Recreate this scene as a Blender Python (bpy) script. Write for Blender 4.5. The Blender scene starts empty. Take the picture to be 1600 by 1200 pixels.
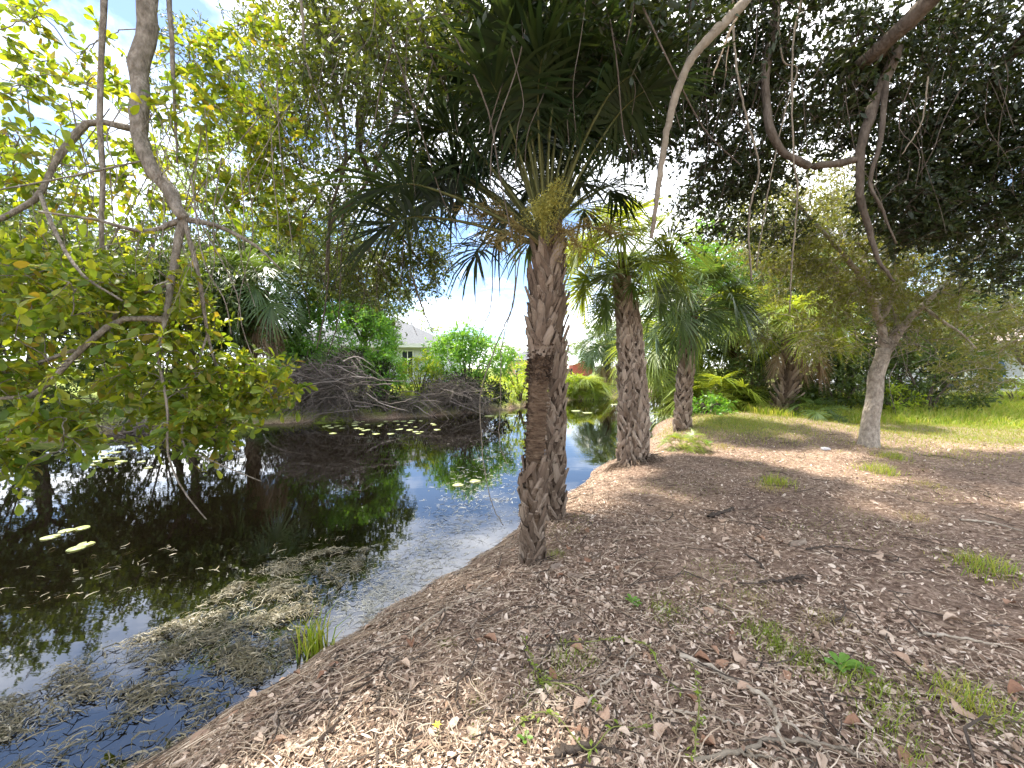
import bpy, math, random
import numpy as np
from mathutils import Vector, Matrix

rng = np.random.default_rng(7)
random.seed(7)
S = bpy.context.scene
COL = S.collection

# ------------------------------------------------------------------ camera
FPX, CAMZ, HORIZON = 620.0, 1.6, 575.0
PITCH = math.atan((600 - HORIZON) / FPX)
cam_data = bpy.data.cameras.new('camera')
cam_data.sensor_width = 36.0
cam_data.lens = FPX / 1600 * 36.0
cam_data.clip_start = 0.05
cam_data.clip_end = 3000
cam = bpy.data.objects.new('camera', cam_data)
COL.objects.link(cam)
cam.location = (0, 0, CAMZ)
cam.rotation_euler = (math.pi / 2 - PITCH, 0, 0)
S.camera = cam

# ------------------------------------------------------------------ sky, sun, exposure
SUN_EL, SUN_AZ = math.radians(60), math.radians(-42)     # azimuth from +Y towards +X
wd = bpy.data.worlds.new('World')
S.world = wd
wd.use_nodes = True
nt = wd.node_tree
nt.nodes.clear()
N = nt.nodes.new
out = N('ShaderNodeOutputWorld')
bg = N('ShaderNodeBackground')
bg.inputs['Strength'].default_value = 0.11
sky = N('ShaderNodeTexSky')
sky.sky_type = 'NISHITA'
sky.sun_disc = False
sky.sun_elevation = SUN_EL
sky.sun_rotation = SUN_AZ
sky.air_density = 0.75
sky.dust_density = 0.15
sky.ozone_density = 1.6
tc = N('ShaderNodeTexCoord')
sep = N('ShaderNodeSeparateXYZ')
nt.links.new(tc.outputs['Generated'], sep.inputs[0])
zz = N('ShaderNodeMath'); zz.operation = 'MAXIMUM'; zz.inputs[1].default_value = 0.0
nt.links.new(sep.outputs['Z'], zz.inputs[0])
za = N('ShaderNodeMath'); za.operation = 'ADD'; za.inputs[1].default_value = 0.12
nt.links.new(zz.outputs[0], za.inputs[0])
dx = N('ShaderNodeMath'); dx.operation = 'DIVIDE'
dy = N('ShaderNodeMath'); dy.operation = 'DIVIDE'
nt.links.new(sep.outputs['X'], dx.inputs[0]); nt.links.new(za.outputs[0], dx.inputs[1])
nt.links.new(sep.outputs['Y'], dy.inputs[0]); nt.links.new(za.outputs[0], dy.inputs[1])
cmb = N('ShaderNodeCombineXYZ')
nt.links.new(dx.outputs[0], cmb.inputs[0]); nt.links.new(dy.outputs[0], cmb.inputs[1])
cmb.inputs[2].default_value = 9.1
cn = N('ShaderNodeTexNoise')
cn.inputs['Scale'].default_value = 0.85
cn.inputs['Detail'].default_value = 9
cn.inputs['Roughness'].default_value = 0.58
cn.inputs['Distortion'].default_value = 0.25
nt.links.new(cmb.outputs[0], cn.inputs['Vector'])
cr = N('ShaderNodeMapRange')
cr.inputs['From Min'].default_value = 0.405
cr.inputs['From Max'].default_value = 0.62
cr.clamp = True
nt.links.new(cn.outputs['Fac'], cr.inputs['Value'])
mixw = N('ShaderNodeMix'); mixw.data_type = 'RGBA'
mixw.inputs['B'].default_value = (14.0, 14.1, 14.4, 1)
nt.links.new(cr.outputs['Result'], mixw.inputs['Factor'])
nt.links.new(sky.outputs['Color'], mixw.inputs['A'])
nt.links.new(mixw.outputs['Result'], bg.inputs['Color'])
nt.links.new(bg.outputs[0], out.inputs[0])

sun_data = bpy.data.lights.new('sun', 'SUN')
sun_data.energy = 4.4
sun_data.angle = math.radians(3.0)
sun_data.color = (1.0, 0.94, 0.83)
sun = bpy.data.objects.new('sun', sun_data)
COL.objects.link(sun)
sdir = Vector((math.sin(SUN_AZ) * math.cos(SUN_EL), math.cos(SUN_AZ) * math.cos(SUN_EL), math.sin(SUN_EL)))
sun.rotation_euler = (-sdir).to_track_quat('-Z', 'Y').to_euler()
sun.location = (0, 0, 30)

S.view_settings.view_transform = 'Standard'
S.view_settings.look = 'None'
S.view_settings.exposure = 1.66
S.view_settings.gamma = 1.0
S.view_settings.use_curve_mapping = False
S.cycles.max_bounces = 6
S.cycles.diffuse_bounces = 3
S.cycles.glossy_bounces = 3
S.cycles.transmission_bounces = 3
S.cycles.use_adaptive_sampling = True
S.cycles.adaptive_threshold = 0.03
S.cycles.use_denoising = True
S.cycles.caustics_reflective = False
S.cycles.caustics_refractive = False

# ------------------------------------------------------------------ helpers
ORI = {}


def P(px, py, d):
    """world point seen at photo pixel (px, py), at forward distance d metres"""
    u, v = (px - 800) / FPX, (600 - py) / FPX
    c, s = math.cos(PITCH), math.sin(PITCH)
    y = c + s * v
    z = v * c - s
    k = d / y
    return np.array((u * k, d, CAMZ + z * k))


def thing(name, label, cat, loc=(0, 0, 0), group=None):
    o = bpy.data.objects.new(name, None)
    COL.objects.link(o)
    o.location = tuple(float(a) for a in loc)
    o.empty_display_size = 0.2
    o['label'] = label
    o['category'] = cat
    if group:
        o['group'] = group
    ORI[o.name] = np.array(loc, float)
    return o


def tag(o, label, cat, group=None):
    o['label'] = label
    o['category'] = cat
    if group:
        o['group'] = group
    return o


def mk_mesh(name, V, Fs, mats, midx=None, smooth=True):
    me = bpy.data.meshes.new(name)
    V = np.asarray(V, np.float32)
    me.vertices.add(len(V))
    me.vertices.foreach_set('co', V.ravel())
    loops, starts, tot, mi = [], [], [], []
    n = 0
    for k, Fa in enumerate(Fs):
        Fa = np.asarray(Fa, np.int32)
        if len(Fa) == 0:
            continue
        m, c = Fa.shape
        loops.append(Fa.ravel())
        starts.append(n + np.arange(m) * c)
        tot.append(np.full(m, c))
        mi.append(np.full(m, midx[k] if midx else 0))
        n += m * c
    loops = np.concatenate(loops); starts = np.concatenate(starts)
    me.loops.add(len(loops))
    me.polygons.add(len(starts))
    me.loops.foreach_set('vertex_index', loops.astype(np.int32))
    me.polygons.foreach_set('loop_start', starts.astype(np.int32))
    me.polygons.foreach_set('loop_total', np.concatenate(tot).astype(np.int32))
    me.polygons.foreach_set('material_index', np.concatenate(mi).astype(np.int32))
    me.polygons.foreach_set('use_smooth', np.full(len(starts), smooth))
    for m in (mats if isinstance(mats, (list, tuple)) else [mats]):
        me.materials.append(m)
    me.update(calc_edges=True)
    return me


def link(name, me, parent=None, M=None):
    o = bpy.data.objects.new(name, me)
    COL.objects.link(o)
    if parent is not None:
        o.parent = parent
    if M is not None:
        o.matrix_local = M
    return o


def part(name, geo, mat, parent, smooth=True, kind=None, midx=None):
    """geo in world coordinates -> mesh child of parent"""
    V, Fs = geo
    off = ORI.get(parent.name, np.zeros(3)) if parent is not None else np.zeros(3)
    o = link(name, mk_mesh(name, np.asarray(V) - off, Fs, mat, midx, smooth), parent)
    ORI[o.name] = off
    if kind:
        o['kind'] = kind
    return o


def join(*gs):
    Vs, Fs, n = [], {}, 0
    for V, F in gs:
        V = np.asarray(V)
        if len(V) == 0:
            continue
        Vs.append(V)
        for f in F:
            f = np.asarray(f)
            if len(f):
                Fs.setdefault(f.shape[1], []).append(f + n)
        n += len(V)
    return np.concatenate(Vs), [np.concatenate(Fs[k]) for k in sorted(Fs)]


def nrm(a):
    a = np.asarray(a, float)
    return a / np.maximum(np.linalg.norm(a, axis=-1, keepdims=True), 1e-9)


def tubes(pts, rad, sides=5, cap=True):
    """pts (N,K,3), rad (N,K) -> geometry of N tapering tubes"""
    pts = np.asarray(pts, float); rad = np.asarray(rad, float)
    n, k, _ = pts.shape
    tan = np.empty_like(pts)
    tan[:, 1:-1] = pts[:, 2:] - pts[:, :-2] if k > 2 else 0
    tan[:, 0] = pts[:, 1] - pts[:, 0]
    tan[:, -1] = pts[:, -1] - pts[:, -2]
    tan = nrm(tan)
    ov = nrm(pts[:, -1] - pts[:, 0])
    ref = np.where(np.abs(ov[:, 2:3]) > 0.75, np.array([[1.0, 0.13, 0]]), np.array([[0, 0.1, 1.0]]))
    ref = np.repeat(ref[:, None], k, 1)
    a = nrm(np.cross(tan, ref)); b = np.cross(tan, a)
    th = np.arange(sides) / sides * 2 * np.pi
    V = pts[:, :, None] + rad[:, :, None, None] * (np.cos(th)[None, None, :, None] * a[:, :, None] + np.sin(th)[None, None, :, None] * b[:, :, None])
    V = V.reshape(-1, 3)
    i = np.arange(n)[:, None, None] * (k * sides)
    j = np.arange(k - 1)[None, :, None] * sides
    s = np.arange(sides)[None, None, :]
    s2 = (s + 1) % sides
    F = np.stack([i + j + s, i + j + s2, i + j + sides + s2, i + j + sides + s], -1).reshape(-1, 4)
    Fs = [F]
    if cap and sides >= 3:
        e = (np.arange(n)[:, None] * (k * sides) + (k - 1) * sides)
        tri = np.stack([np.stack([e[:, 0], e[:, 0] + q, e[:, 0] + q + 1], -1) for q in range(1, sides - 1)], 1).reshape(-1, 3)
        Fs = [tri, F]
    return V, Fs


def smooth_path(ctrl, n):
    """Catmull-Rom through control points"""
    c = np.asarray(ctrl, float)
    c = np.vstack([2 * c[0] - c[1], c, 2 * c[-1] - c[-2]])
    m = len(c) - 3
    t = np.linspace(0, m - 1e-6, n)
    i = t.astype(int); f = (t - i)[:, None]
    p0, p1, p2, p3 = c[i], c[i + 1], c[i + 2], c[i + 3]
    return 0.5 * ((2 * p1) + (-p0 + p2) * f + (2 * p0 - 5 * p1 + 4 * p2 - p3) * f * f + (-p0 + 3 * p1 - 3 * p2 + p3) * f ** 3)


def limb(ctrl, r0, r1, n=16, sides=8, wob=0.0, knob=0.06):
    """one limb: path and geometry"""
    p = smooth_path(ctrl, n)
    if wob:
        w = rng.normal(0, wob, (n, 3)); w[0] = 0
        p = p + w
    r = np.linspace(r0, r1, n) * (1 + rng.normal(0, knob, n))
    return p, tubes(p[None], r[None], sides)


LEAF_BROAD = (np.array([(0, 0, 0), (.30, 0, -.02), (.68, 0, -.03), (1, 0, -.10), (.32, .17, .05), (.72, .25, .06), (.32, -.17, .05), (.72, -.25, .06), (.93, .14, -.02), (.93, -.14, -.02)]),
              [np.array([(0, 1, 4), (0, 6, 1), (2, 8, 5), (2, 3, 8), (2, 7, 9), (2, 9, 3)]), np.array([(1, 2, 5, 4), (1, 6, 7, 2)])])
LEAF_MID = (np.array([(0, 0, 0), (.5, 0, -.03), (1, 0, -.12), (.48, .20, .05), (.48, -.20, .05)]),
            [np.array([(0, 1, 3), (1, 2, 3), (0, 4, 1), (1, 4, 2)])])
LEAF_SMALL = (np.array([(0, 0, 0), (.5, .2, .03), (1, 0, 0), (.5, -.2, .03)]), [np.array([(0, 2, 1), (0, 3, 2)])])


def leaves(tpl, pos, d, up, size):
    T, F = tpl
    pos = np.asarray(pos, float); d = nrm(d); n = len(pos)
    side = nrm(np.cross(up, d)); nor = np.cross(d, side)
    size = np.broadcast_to(np.asarray(size, float), (n,))
    V = pos[:, None] + size[:, None, None] * (T[None, :, 0:1] * d[:, None] + T[None, :, 1:2] * side[:, None] + T[None, :, 2:3] * nor[:, None])
    k = len(T)
    Fs = [(f[None] + (np.arange(n) * k)[:, None, None]).reshape(-1, f.shape[1]) for f in F]
    return V.reshape(-1, 3), Fs


def rand_unit(n):
    return nrm(rng.normal(size=(n, 3)))


def ellipsoid_pts(c, r, n, shell=0.0, cut=None):
    p = rand_unit(n) * ((shell + (1 - shell) * rng.random((n, 1))) ** (1 / 3))
    p = np.asarray(c) + p * np.asarray(r)
    return p


def spray(clumps, rad, ntw, nlf, lsize, droop=0.25, flat=0.6, jitter=.3, ldir=0.7):
    """twigs and leaves for clump centres; returns twig arrays and leaf arrays"""
    C = np.repeat(clumps, ntw, 0)
    n = len(C)
    d = rng.normal(size=(n, 3)); d[:, 2] *= flat
    d = nrm(d)
    L = rad * rng.uniform(.5, 1.15, n)
    K = 4
    f = np.linspace(0, 1, K)[None, :, None]
    pts = C[:, None] + d[:, None] * L[:, None, None] * f
    pts[..., 2] -= droop * L[:, None] * f[..., 0] ** 2
    m = n * nlf
    fi = np.tile(np.linspace(.18, 1.0, nlf), n) + rng.normal(0, .05, m)
    ti = np.repeat(np.arange(n), nlf)
    lp = C[ti] + d[ti] * (L[ti] * fi)[:, None]
    lp[:, 2] -= droop * L[ti] * fi ** 2
    ld = nrm(d[ti] * ldir + rng.normal(0, .65, (m, 3)) + np.array([0, 0, -.12]))
    lu = nrm(rng.normal(0, jitter + .25, (m, 3)) + np.array([0, 0, 1.0]))
    ls = lsize * rng.uniform(.45, 1.25, m)
    return pts, (lp, ld, lu, ls)


def connect(clumps, limbs, r0=.012, r1=.003, sag=.12, maxlink=9.0):
    """grow thin branches from the limbs to every clump, nearest first"""
    L = np.concatenate(limbs)
    d0 = np.array([np.min(np.linalg.norm(L - c, axis=1)) for c in clumps])
    paths, rads = [], []
    pool = [L]
    pool_r = None
    allp = L
    for i in np.argsort(d0):
        c = clumps[i]
        q = allp[np.argmin(np.linalg.norm(allp - c, axis=1))]
        v = c - q
        l = np.linalg.norm(v)
        if l < 1e-3 or l > maxlink:
            continue
        t = np.linspace(0, 1, 6)[:, None]
        p = q + v * t + rng.normal(0, .05 * l, (6, 3)) * (t * (1 - t) * 4)
        p[:, 2] += sag * l * (t * (1 - t) * 4)[:, 0] * .5
        p[0] = q; p[-1] = c
        paths.append(p)
        rr = r1 + (r0 - r1) * min(1, l / 1.2)
        rads.append(np.linspace(rr, r1, 6))
        allp = np.vstack([allp, p[2:]])
    return np.array(paths), np.array(rads)


# ------------------------------------------------------------------ materials
def new_mat(name):
    m = bpy.data.materials.new(name)
    m.use_nodes = True
    t = m.node_tree
    t.nodes.clear()
    o = t.nodes.new('ShaderNodeOutputMaterial')
    return m, t, o


def ramp(t, stops):
    r = t.nodes.new('ShaderNodeValToRGB')
    e = r.color_ramp.elements
    while len(e) > 1:
        e.remove(e[-1])
    e[0].position, e[0].color = stops[0][0], (*stops[0][1], 1)
    for p, c in stops[1:]:
        x = e.new(p); x.color = (*c, 1)
    return r


def rnd(t):
    g = t.nodes.new('ShaderNodeNewGeometry'); oi = t.nodes.new('ShaderNodeObjectInfo')
    a = t.nodes.new('ShaderNodeMath'); a.operation = 'ADD'
    b = t.nodes.new('ShaderNodeMath'); b.operation = 'FRACT'
    t.links.new(g.outputs['Random Per Island'], a.inputs[0])
    t.links.new(oi.outputs['Random'], a.inputs[1])
    t.links.new(a.outputs[0], b.inputs[0])
    return b.outputs[0]


def leaf_mat(name, cols, trans=.4, rough=.42, tcol=None, spec=.4):
    m, t, o = new_mat(name)
    r = ramp(t, [(i / max(1, len(cols) - 1), c) for i, c in enumerate(cols)])
    t.links.new(rnd(t), r.inputs[0])
    p = t.nodes.new('ShaderNodeBsdfPrincipled')
    p.inputs['Roughness'].default_value = rough
    p.inputs['Specular IOR Level'].default_value = spec
    t.links.new(r.outputs[0], p.inputs['Base Color'])
    tr = t.nodes.new('ShaderNodeBsdfTranslucent')
    hs = t.nodes.new('ShaderNodeMix'); hs.data_type = 'RGBA'; hs.blend_type = 'MULTIPLY'
    hs.inputs['Factor'].default_value = 1.0
    hs.inputs['B'].default_value = (*(tcol or (2.3, 1.9, .9)), 1)
    t.links.new(r.outputs[0], hs.inputs['A'])
    t.links.new(hs.outputs['Result'], tr.inputs['Color'])
    mx = t.nodes.new('ShaderNodeMixShader')
    mx.inputs[0].default_value = trans
    t.links.new(p.outputs[0], mx.inputs[1]); t.links.new(tr.outputs[0], mx.inputs[2])
    t.links.new(mx.outputs[0], o.inputs[0])
    return m


def rough_mat(name, cols, scale=8, rough=.85, bump=.4, stretch=(1, 1, 1), island=0.0, detail=8, bscale=None, spec=.2):
    m, t, o = new_mat(name)
    tcn = t.nodes.new('ShaderNodeTexCoord')
    mp = t.nodes.new('ShaderNodeMapping'); mp.inputs['Scale'].default_value = stretch
    t.links.new(tcn.outputs['Object'], mp.inputs[0])
    nz = t.nodes.new('ShaderNodeTexNoise'); nz.inputs['Scale'].default_value = scale
    nz.inputs['Detail'].default_value = detail; nz.inputs['Roughness'].default_value = .65
    t.links.new(mp.outputs[0], nz.inputs['Vector'])
    fac = nz.outputs['Fac']
    if island:
        mm = t.nodes.new('ShaderNodeMix'); mm.data_type = 'FLOAT'
        mm.inputs['Factor'].default_value = island
        t.links.new(nz.outputs['Fac'], mm.inputs['A']); t.links.new(rnd(t), mm.inputs['B'])
        fac = mm.outputs['Result']
    lo, hi = (.3, .7) if not island else (.3 * (1 - island), 1 - .3 * (1 - island))
    r = ramp(t, [(lo + (hi - lo) * i / max(1, len(cols) - 1), c) for i, c in enumerate(cols)])
    t.links.new(fac, r.inputs[0])
    p = t.nodes.new('ShaderNodeBsdfPrincipled')
    p.inputs['Roughness'].default_value = rough
    p.inputs['Specular IOR Level'].default_value = spec
    t.links.new(r.outputs[0], p.inputs['Base Color'])
    if bump:
        n2 = t.nodes.new('ShaderNodeTexNoise'); n2.inputs['Scale'].default_value = bscale or scale * 2.5
        n2.inputs['Detail'].default_value = 6
        t.links.new(mp.outputs[0], n2.inputs['Vector'])
        b = t.nodes.new('ShaderNodeBump'); b.inputs['Strength'].default_value = bump
        b.inputs['Distance'].default_value = .03
        t.links.new(n2.outputs['Fac'], b.inputs['Height'])
        t.links.new(b.outputs[0], p.inputs['Normal'])
    t.links.new(p.outputs[0], o.inputs[0])
    return m


M = {}
M['leaf_near'] = leaf_mat('leaf_near', [(.07, .13, .014), (.14, .21, .02), (.21, .26, .02), (.09, .15, .02), (.26, .28, .028), (.12, .19, .03), (.24, .18, .03)], .5, tcol=(2.1, 1.85, .75))
M['leaf_dark'] = leaf_mat('leaf_dark', [(.013, .024, .008), (.020, .034, .009), (.032, .046, .011), (.016, .028, .010)], .3)  # albedo lowered: backlit canopy and undergrowth shade put into the leaf colour
M['leaf_oak'] = leaf_mat('leaf_oak', [(.10, .125, .03), (.14, .165, .04), (.09, .12, .035), (.18, .185, .06)], .42, .5)
M['leaf_vine'] = leaf_mat('leaf_vine', [(.04, .065, .012), (.06, .09, .016), (.10, .125, .02)], .4)
M['leaf_bush'] = leaf_mat('leaf_bush', [(.07, .19, .02), (.11, .26, .03), (.09, .22, .035), (.16, .30, .04)], .42, .45)
M['leaf_lime'] = leaf_mat('leaf_lime', [(.16, .26, .02), (.22, .32, .03), (.27, .33, .035)], .45, .5)
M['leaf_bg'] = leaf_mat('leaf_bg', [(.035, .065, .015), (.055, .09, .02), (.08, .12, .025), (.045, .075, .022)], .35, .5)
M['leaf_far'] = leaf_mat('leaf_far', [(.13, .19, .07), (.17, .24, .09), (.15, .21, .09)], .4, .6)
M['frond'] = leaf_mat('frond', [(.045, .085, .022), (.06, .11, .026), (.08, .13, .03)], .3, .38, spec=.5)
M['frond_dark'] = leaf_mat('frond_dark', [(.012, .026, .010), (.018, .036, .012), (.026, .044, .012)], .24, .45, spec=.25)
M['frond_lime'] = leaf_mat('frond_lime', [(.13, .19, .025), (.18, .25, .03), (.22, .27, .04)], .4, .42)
M['frond_dead'] = leaf_mat('frond_dead', [(.22, .15, .09), (.32, .24, .16), (.27, .18, .11), (.38, .31, .23)], .25, .75, tcol=(1.2, 1.0, .8), spec=.1)
M['petiole'] = rough_mat('petiole', [(.13, .15, .035), (.20, .21, .06)], 6, .5, 0)
M['petiole_dark'] = rough_mat('petiole_dark', [(.06, .065, .02), (.11, .11, .035)], 6, .5, 0)
M['petiole_dead'] = rough_mat('petiole_dead', [(.20, .14, .09), (.33, .26, .18)], 6, .8, 0)
M['boot'] = rough_mat('boot', [(.055, .038, .026), (.15, .108, .078), (.30, .24, .185)], 16, .9, .8, (1, 1, .22), island=.4)
M['boot_grey'] = rough_mat('boot_grey', [(.10, .072, .05), (.25, .19, .145), (.46, .38, .30)], 16, .9, .8, (1, 1, .22), island=.45)
M['palm_trunk'] = rough_mat('palm_trunk', [(.055, .034, .022), (.115, .075, .048), (.19, .135, .09)], 9, .95, .9, (1, 1, 4.5), bscale=24)
M['palm_core'] = rough_mat('palm_core', [(.03, .02, .014), (.075, .05, .034), (.13, .095, .07)], 18, .95, .9)
M['flower'] = leaf_mat('flower', [(.24, .25, .06), (.32, .30, .07), (.20, .22, .06)], .3, .7)
M['flower_brown'] = leaf_mat('flower_brown', [(.16, .13, .05), (.22, .17, .06)], .25, .8)
M['bark_pale'] = rough_mat('bark_pale', [(.10, .085, .065), (.21, .18, .145), (.34, .30, .25)], 26, .9, 1.0, (1, 1, .5), bscale=45)
M['bark_oak'] = rough_mat('bark_oak', [(.17, .14, .11), (.32, .275, .225), (.47, .415, .345)], 22, .95, 1.0, (1, 1, .6), bscale=30)
M['bark_dark'] = rough_mat('bark_dark', [(.05, .04, .03), (.10, .08, .062), (.15, .125, .10)], 14, .95, .8, (1, 1, .4))
M['bark_red'] = rough_mat('bark_red', [(.10, .055, .038), (.17, .10, .07)], 14, .9, .6, (1, 1, .5))
M['vine'] = rough_mat('vine', [(.14, .115, .085), (.25, .21, .16)], 12, .9, .4)
M['twig_grey'] = rough_mat('twig_grey', [(.07, .055, .045), (.15, .125, .105), (.30, .26, .23)], 3, .9, 0, island=.7)
M['stick'] = rough_mat('stick', [(.22, .17, .125), (.36, .30, .23), (.47, .41, .33)], 12, .9, .5)
M['stick_dark'] = rough_mat('stick_dark', [(.04, .03, .024), (.10, .078, .06)], 14, .9, .5)
M['litter'] = rough_mat('litter', [(.075, .046, .032), (.21, .14, .098), (.37, .265, .195), (.52, .405, .31), (.70, .59, .485)], 30, .9, 0, island=.82)
M['straw'] = rough_mat('straw', [(.18, .125, .08), (.36, .275, .195), (.58, .48, .37)], 20, .85, 0, island=.7)
M['dead_leaf'] = rough_mat('dead_leaf', [(.20, .10, .06), (.33, .20, .13), (.46, .34, .25), (.55, .45, .36)], 8, .8, .2, island=.75)
M['grass'] = leaf_mat('grass', [(.14, .22, .02), (.19, .27, .03), (.24, .29, .05)], .35, .5)
M['grass_bright'] = leaf_mat('grass_bright', [(.13, .22, .02), (.20, .29, .03), (.28, .33, .05), (.34, .32, .12)], .38, .5)
M['grass_dry'] = leaf_mat('grass_dry', [(.26, .25, .09), (.33, .29, .14), (.22, .24, .06)], .3, .6)
M['weed'] = leaf_mat('weed', [(.10, .22, .03), (.14, .27, .04)], .35, .45)
M['mat'] = leaf_mat('water_weed', [(.035, .03, .014), (.14, .12, .055), (.34, .29, .19), (.06, .06, .022), (.22, .18, .10), (.03, .03, .012)], .12, .45, tcol=(1.2, 1.1, .8), spec=.5)
M['scum'] = leaf_mat('pale_weed', [(.34, .33, .27), (.42, .41, .35)], .1, .5, tcol=(1, 1, .9))
M['pad'] = leaf_mat('pad', [(.34, .40, .16), (.42, .46, .21), (.38, .42, .15)], .12, .3, spec=.6)
M['white_wall'] = rough_mat('white_wall', [(.50, .52, .56), (.58, .60, .64)], 2, .9, .1)
M['trim'] = rough_mat('trim', [(.74, .76, .77), (.80, .80, .80)], 2, .7, 0)
M['shingle'] = rough_mat('shingle', [(.10, .105, .115), (.16, .165, .175)], 9, .95, .3)
M['glass'] = rough_mat('glass', [(.03, .04, .05), (.05, .06, .07)], 1, .08, 0, spec=.8)
M['orange_wall'] = rough_mat('orange_wall', [(.60, .36, .22), (.66, .42, .27)], 2, .9, 0)
M['red_wall'] = rough_mat('red_wall', [(.36, .085, .07), (.43, .12, .10)], 5, .8, 0)
M['tin'] = rough_mat('tin', [(.62, .62, .64), (.72, .72, .73)], 4, .5, 0)
M['green_paint'] = rough_mat('green_paint', [(.30, .40, .33), (.36, .46, .38)], 4, .7, 0)
M['dark_paint'] = rough_mat('dark_paint', [(.03, .035, .04), (.05, .05, .055)], 4, .6, 0)
M['blue_paint'] = rough_mat('blue_paint', [(.10, .18, .42), (.14, .23, .48)], 4, .6, 0)
M['tan_roof'] = rough_mat('tan_roof', [(.42, .33, .29), (.52, .42, .37)], 6, .9, .2)
M['stone'] = rough_mat('stone', [(.42, .40, .40), (.58, .56, .56)], 12, .9, .4)
M['yellow_petal'] = leaf_mat('yellow_petal', [(.75, .55, .03), (.8, .62, .05)], .3, .6)

# ------------------------------------------------------------------ terrain
WL = -0.45
NEAR = np.array([(-60, -8), (-12, -3.2), (-6, -.6), (-3.4, .7), (-1.95, 1.95), (-1.08, 3.1), (-.5, 4.0), (.02, 4.95), (.9, 6.4), (1.75, 7.9), (3.1, 9.7), (4.0, 11.0), (4.7, 13), (7, 18), (12, 24), (30, 34), (70, 48)], float)
FAR = np.array([(-60, 4), (-30, 9), (-18, 10.6), (-13.2, 11.6), (-9, 14.6), (-5.2, 15.8), (-2.3, 17.6), (-.2, 19.6), (2.8, 24.4), (6, 27), (15, 33), (34, 43), (70, 58)], float)


def seg_dist(x, y, line):
    d = np.full(x.shape, 1e9)
    for (ax, ay), (bx, by) in zip(line[:-1], line[1:]):
        vx, vy = bx - ax, by - ay
        t = np.clip(((x - ax) * vx + (y - ay) * vy) / (vx * vx + vy * vy), 0, 1)
        d = np.minimum(d, np.hypot(x - ax - t * vx, y - ay - t * vy))
    return d


def above(x, y, line):
    return y > np.interp(x, line[:, 0], line[:, 1])


def wig(x, y):
    return .05 * np.sin(2.1 * x + 1.3 * y) + .035 * np.sin(4.7 * y - 2.9 * x + 1) + .02 * np.sin(9.1 * x + 7.3 * y)


def bank(x, y):
    """(signed distance from the water's edge, >0 on land; True on the far side)"""
    dn, df = seg_dist(x, y, NEAR), seg_dist(x, y, FAR)
    an, af = above(x, y, NEAR), above(x, y, FAR)
    d = np.where(~an, dn, np.where(af, df, -np.minimum(dn, df)))
    return d + wig(x, y), af & an


def hz(x, y):
    x = np.asarray(x, float); y = np.asarray(y, float)
    d, far = bank(x, y)
    land = .50 * (1 - np.exp(-np.maximum(d, 0) / .7))
    land = land + np.where(far, .55 * (1 - np.exp(-np.maximum(d, 0) / 5)), 0)
    land = land + np.where(far, 0, .30 * np.exp(-(((x - 6.2) / 2.6) ** 2 + ((y - 11.2) / 2.8) ** 2)))
    wet = -.7 * (1 - np.exp(np.minimum(d, 0) / 1.0))
    z = WL + np.where(d > 0, land, wet)
    w = np.clip(d / 1.5, 0, 1)
    z = z + w * (.022 * np.sin(1.7 * x + .4) * np.cos(1.3 * y) + .012 * np.sin(5.3 * x + 2.2 * y) + .008 * np.sin(8.9 * y - 6.1 * x))
    return z


def hzs(x, y):
    return float(hz(np.array([x]), np.array([y]))[0])


def G(px, py):
    """ground point under a photo pixel"""
    ds = np.linspace(.9, 40, 4000)
    a = P(px, py, 1.0); b = P(px, py, 2.0)
    pts = a + (b - a) * (ds[:, None] - 1)
    below = pts[:, 2] <= np.maximum(hz(pts[:, 0], pts[:, 1]), WL)
    i = int(np.argmax(below)) if below.any() else len(ds) - 1
    return pts[i]


def lawn_mask(x, y):
    """how grassy the land is, 0 bare mulch .. 1 lawn"""
    d, far = bank(x, y)
    e = .6 * np.sin(1.1 * x + .7) + .5 * np.sin(1.9 * y + x)
    m = np.clip((y - (9.9 - .10 * (x - 8)) + .5 * e) / 1.2, 0, 1) * np.clip((x - 6.6 + .4 * e) / 1.5, 0, 1)
    m = np.maximum(m, .95 * np.exp(-(((x - 5.6) / 1.5) ** 2 + ((y - 9.9) / 1.6) ** 2)))
    m = np.maximum(m, .55 * np.clip((x - 6.3 + .5 * e) / 2.5, 0, 1) * np.clip((y - 6.2 + .5 * e) / 2, 0, 1))
    m = np.where(far, np.clip(d / .3, 0, 1), m)
    m = np.where(~far & (y > 14), np.maximum(m, .9), m)
    m = np.where(~far & (x > 14), np.maximum(m, .9), m)
    m = np.where(d < .1, 0, m)
    return m


def spaced(lo, hi, a, b, step, grow):
    c = list(np.arange(a, b + 1e-6, step))
    s = step; v = b
    up = []
    while v < hi:
        s *= grow; v += s; up.append(v)
    s = step; v = a
    dn = []
    while v > lo:
        s *= grow; v -= s; dn.append(v)
    return np.array(dn[::-1] + c + up)


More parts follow.
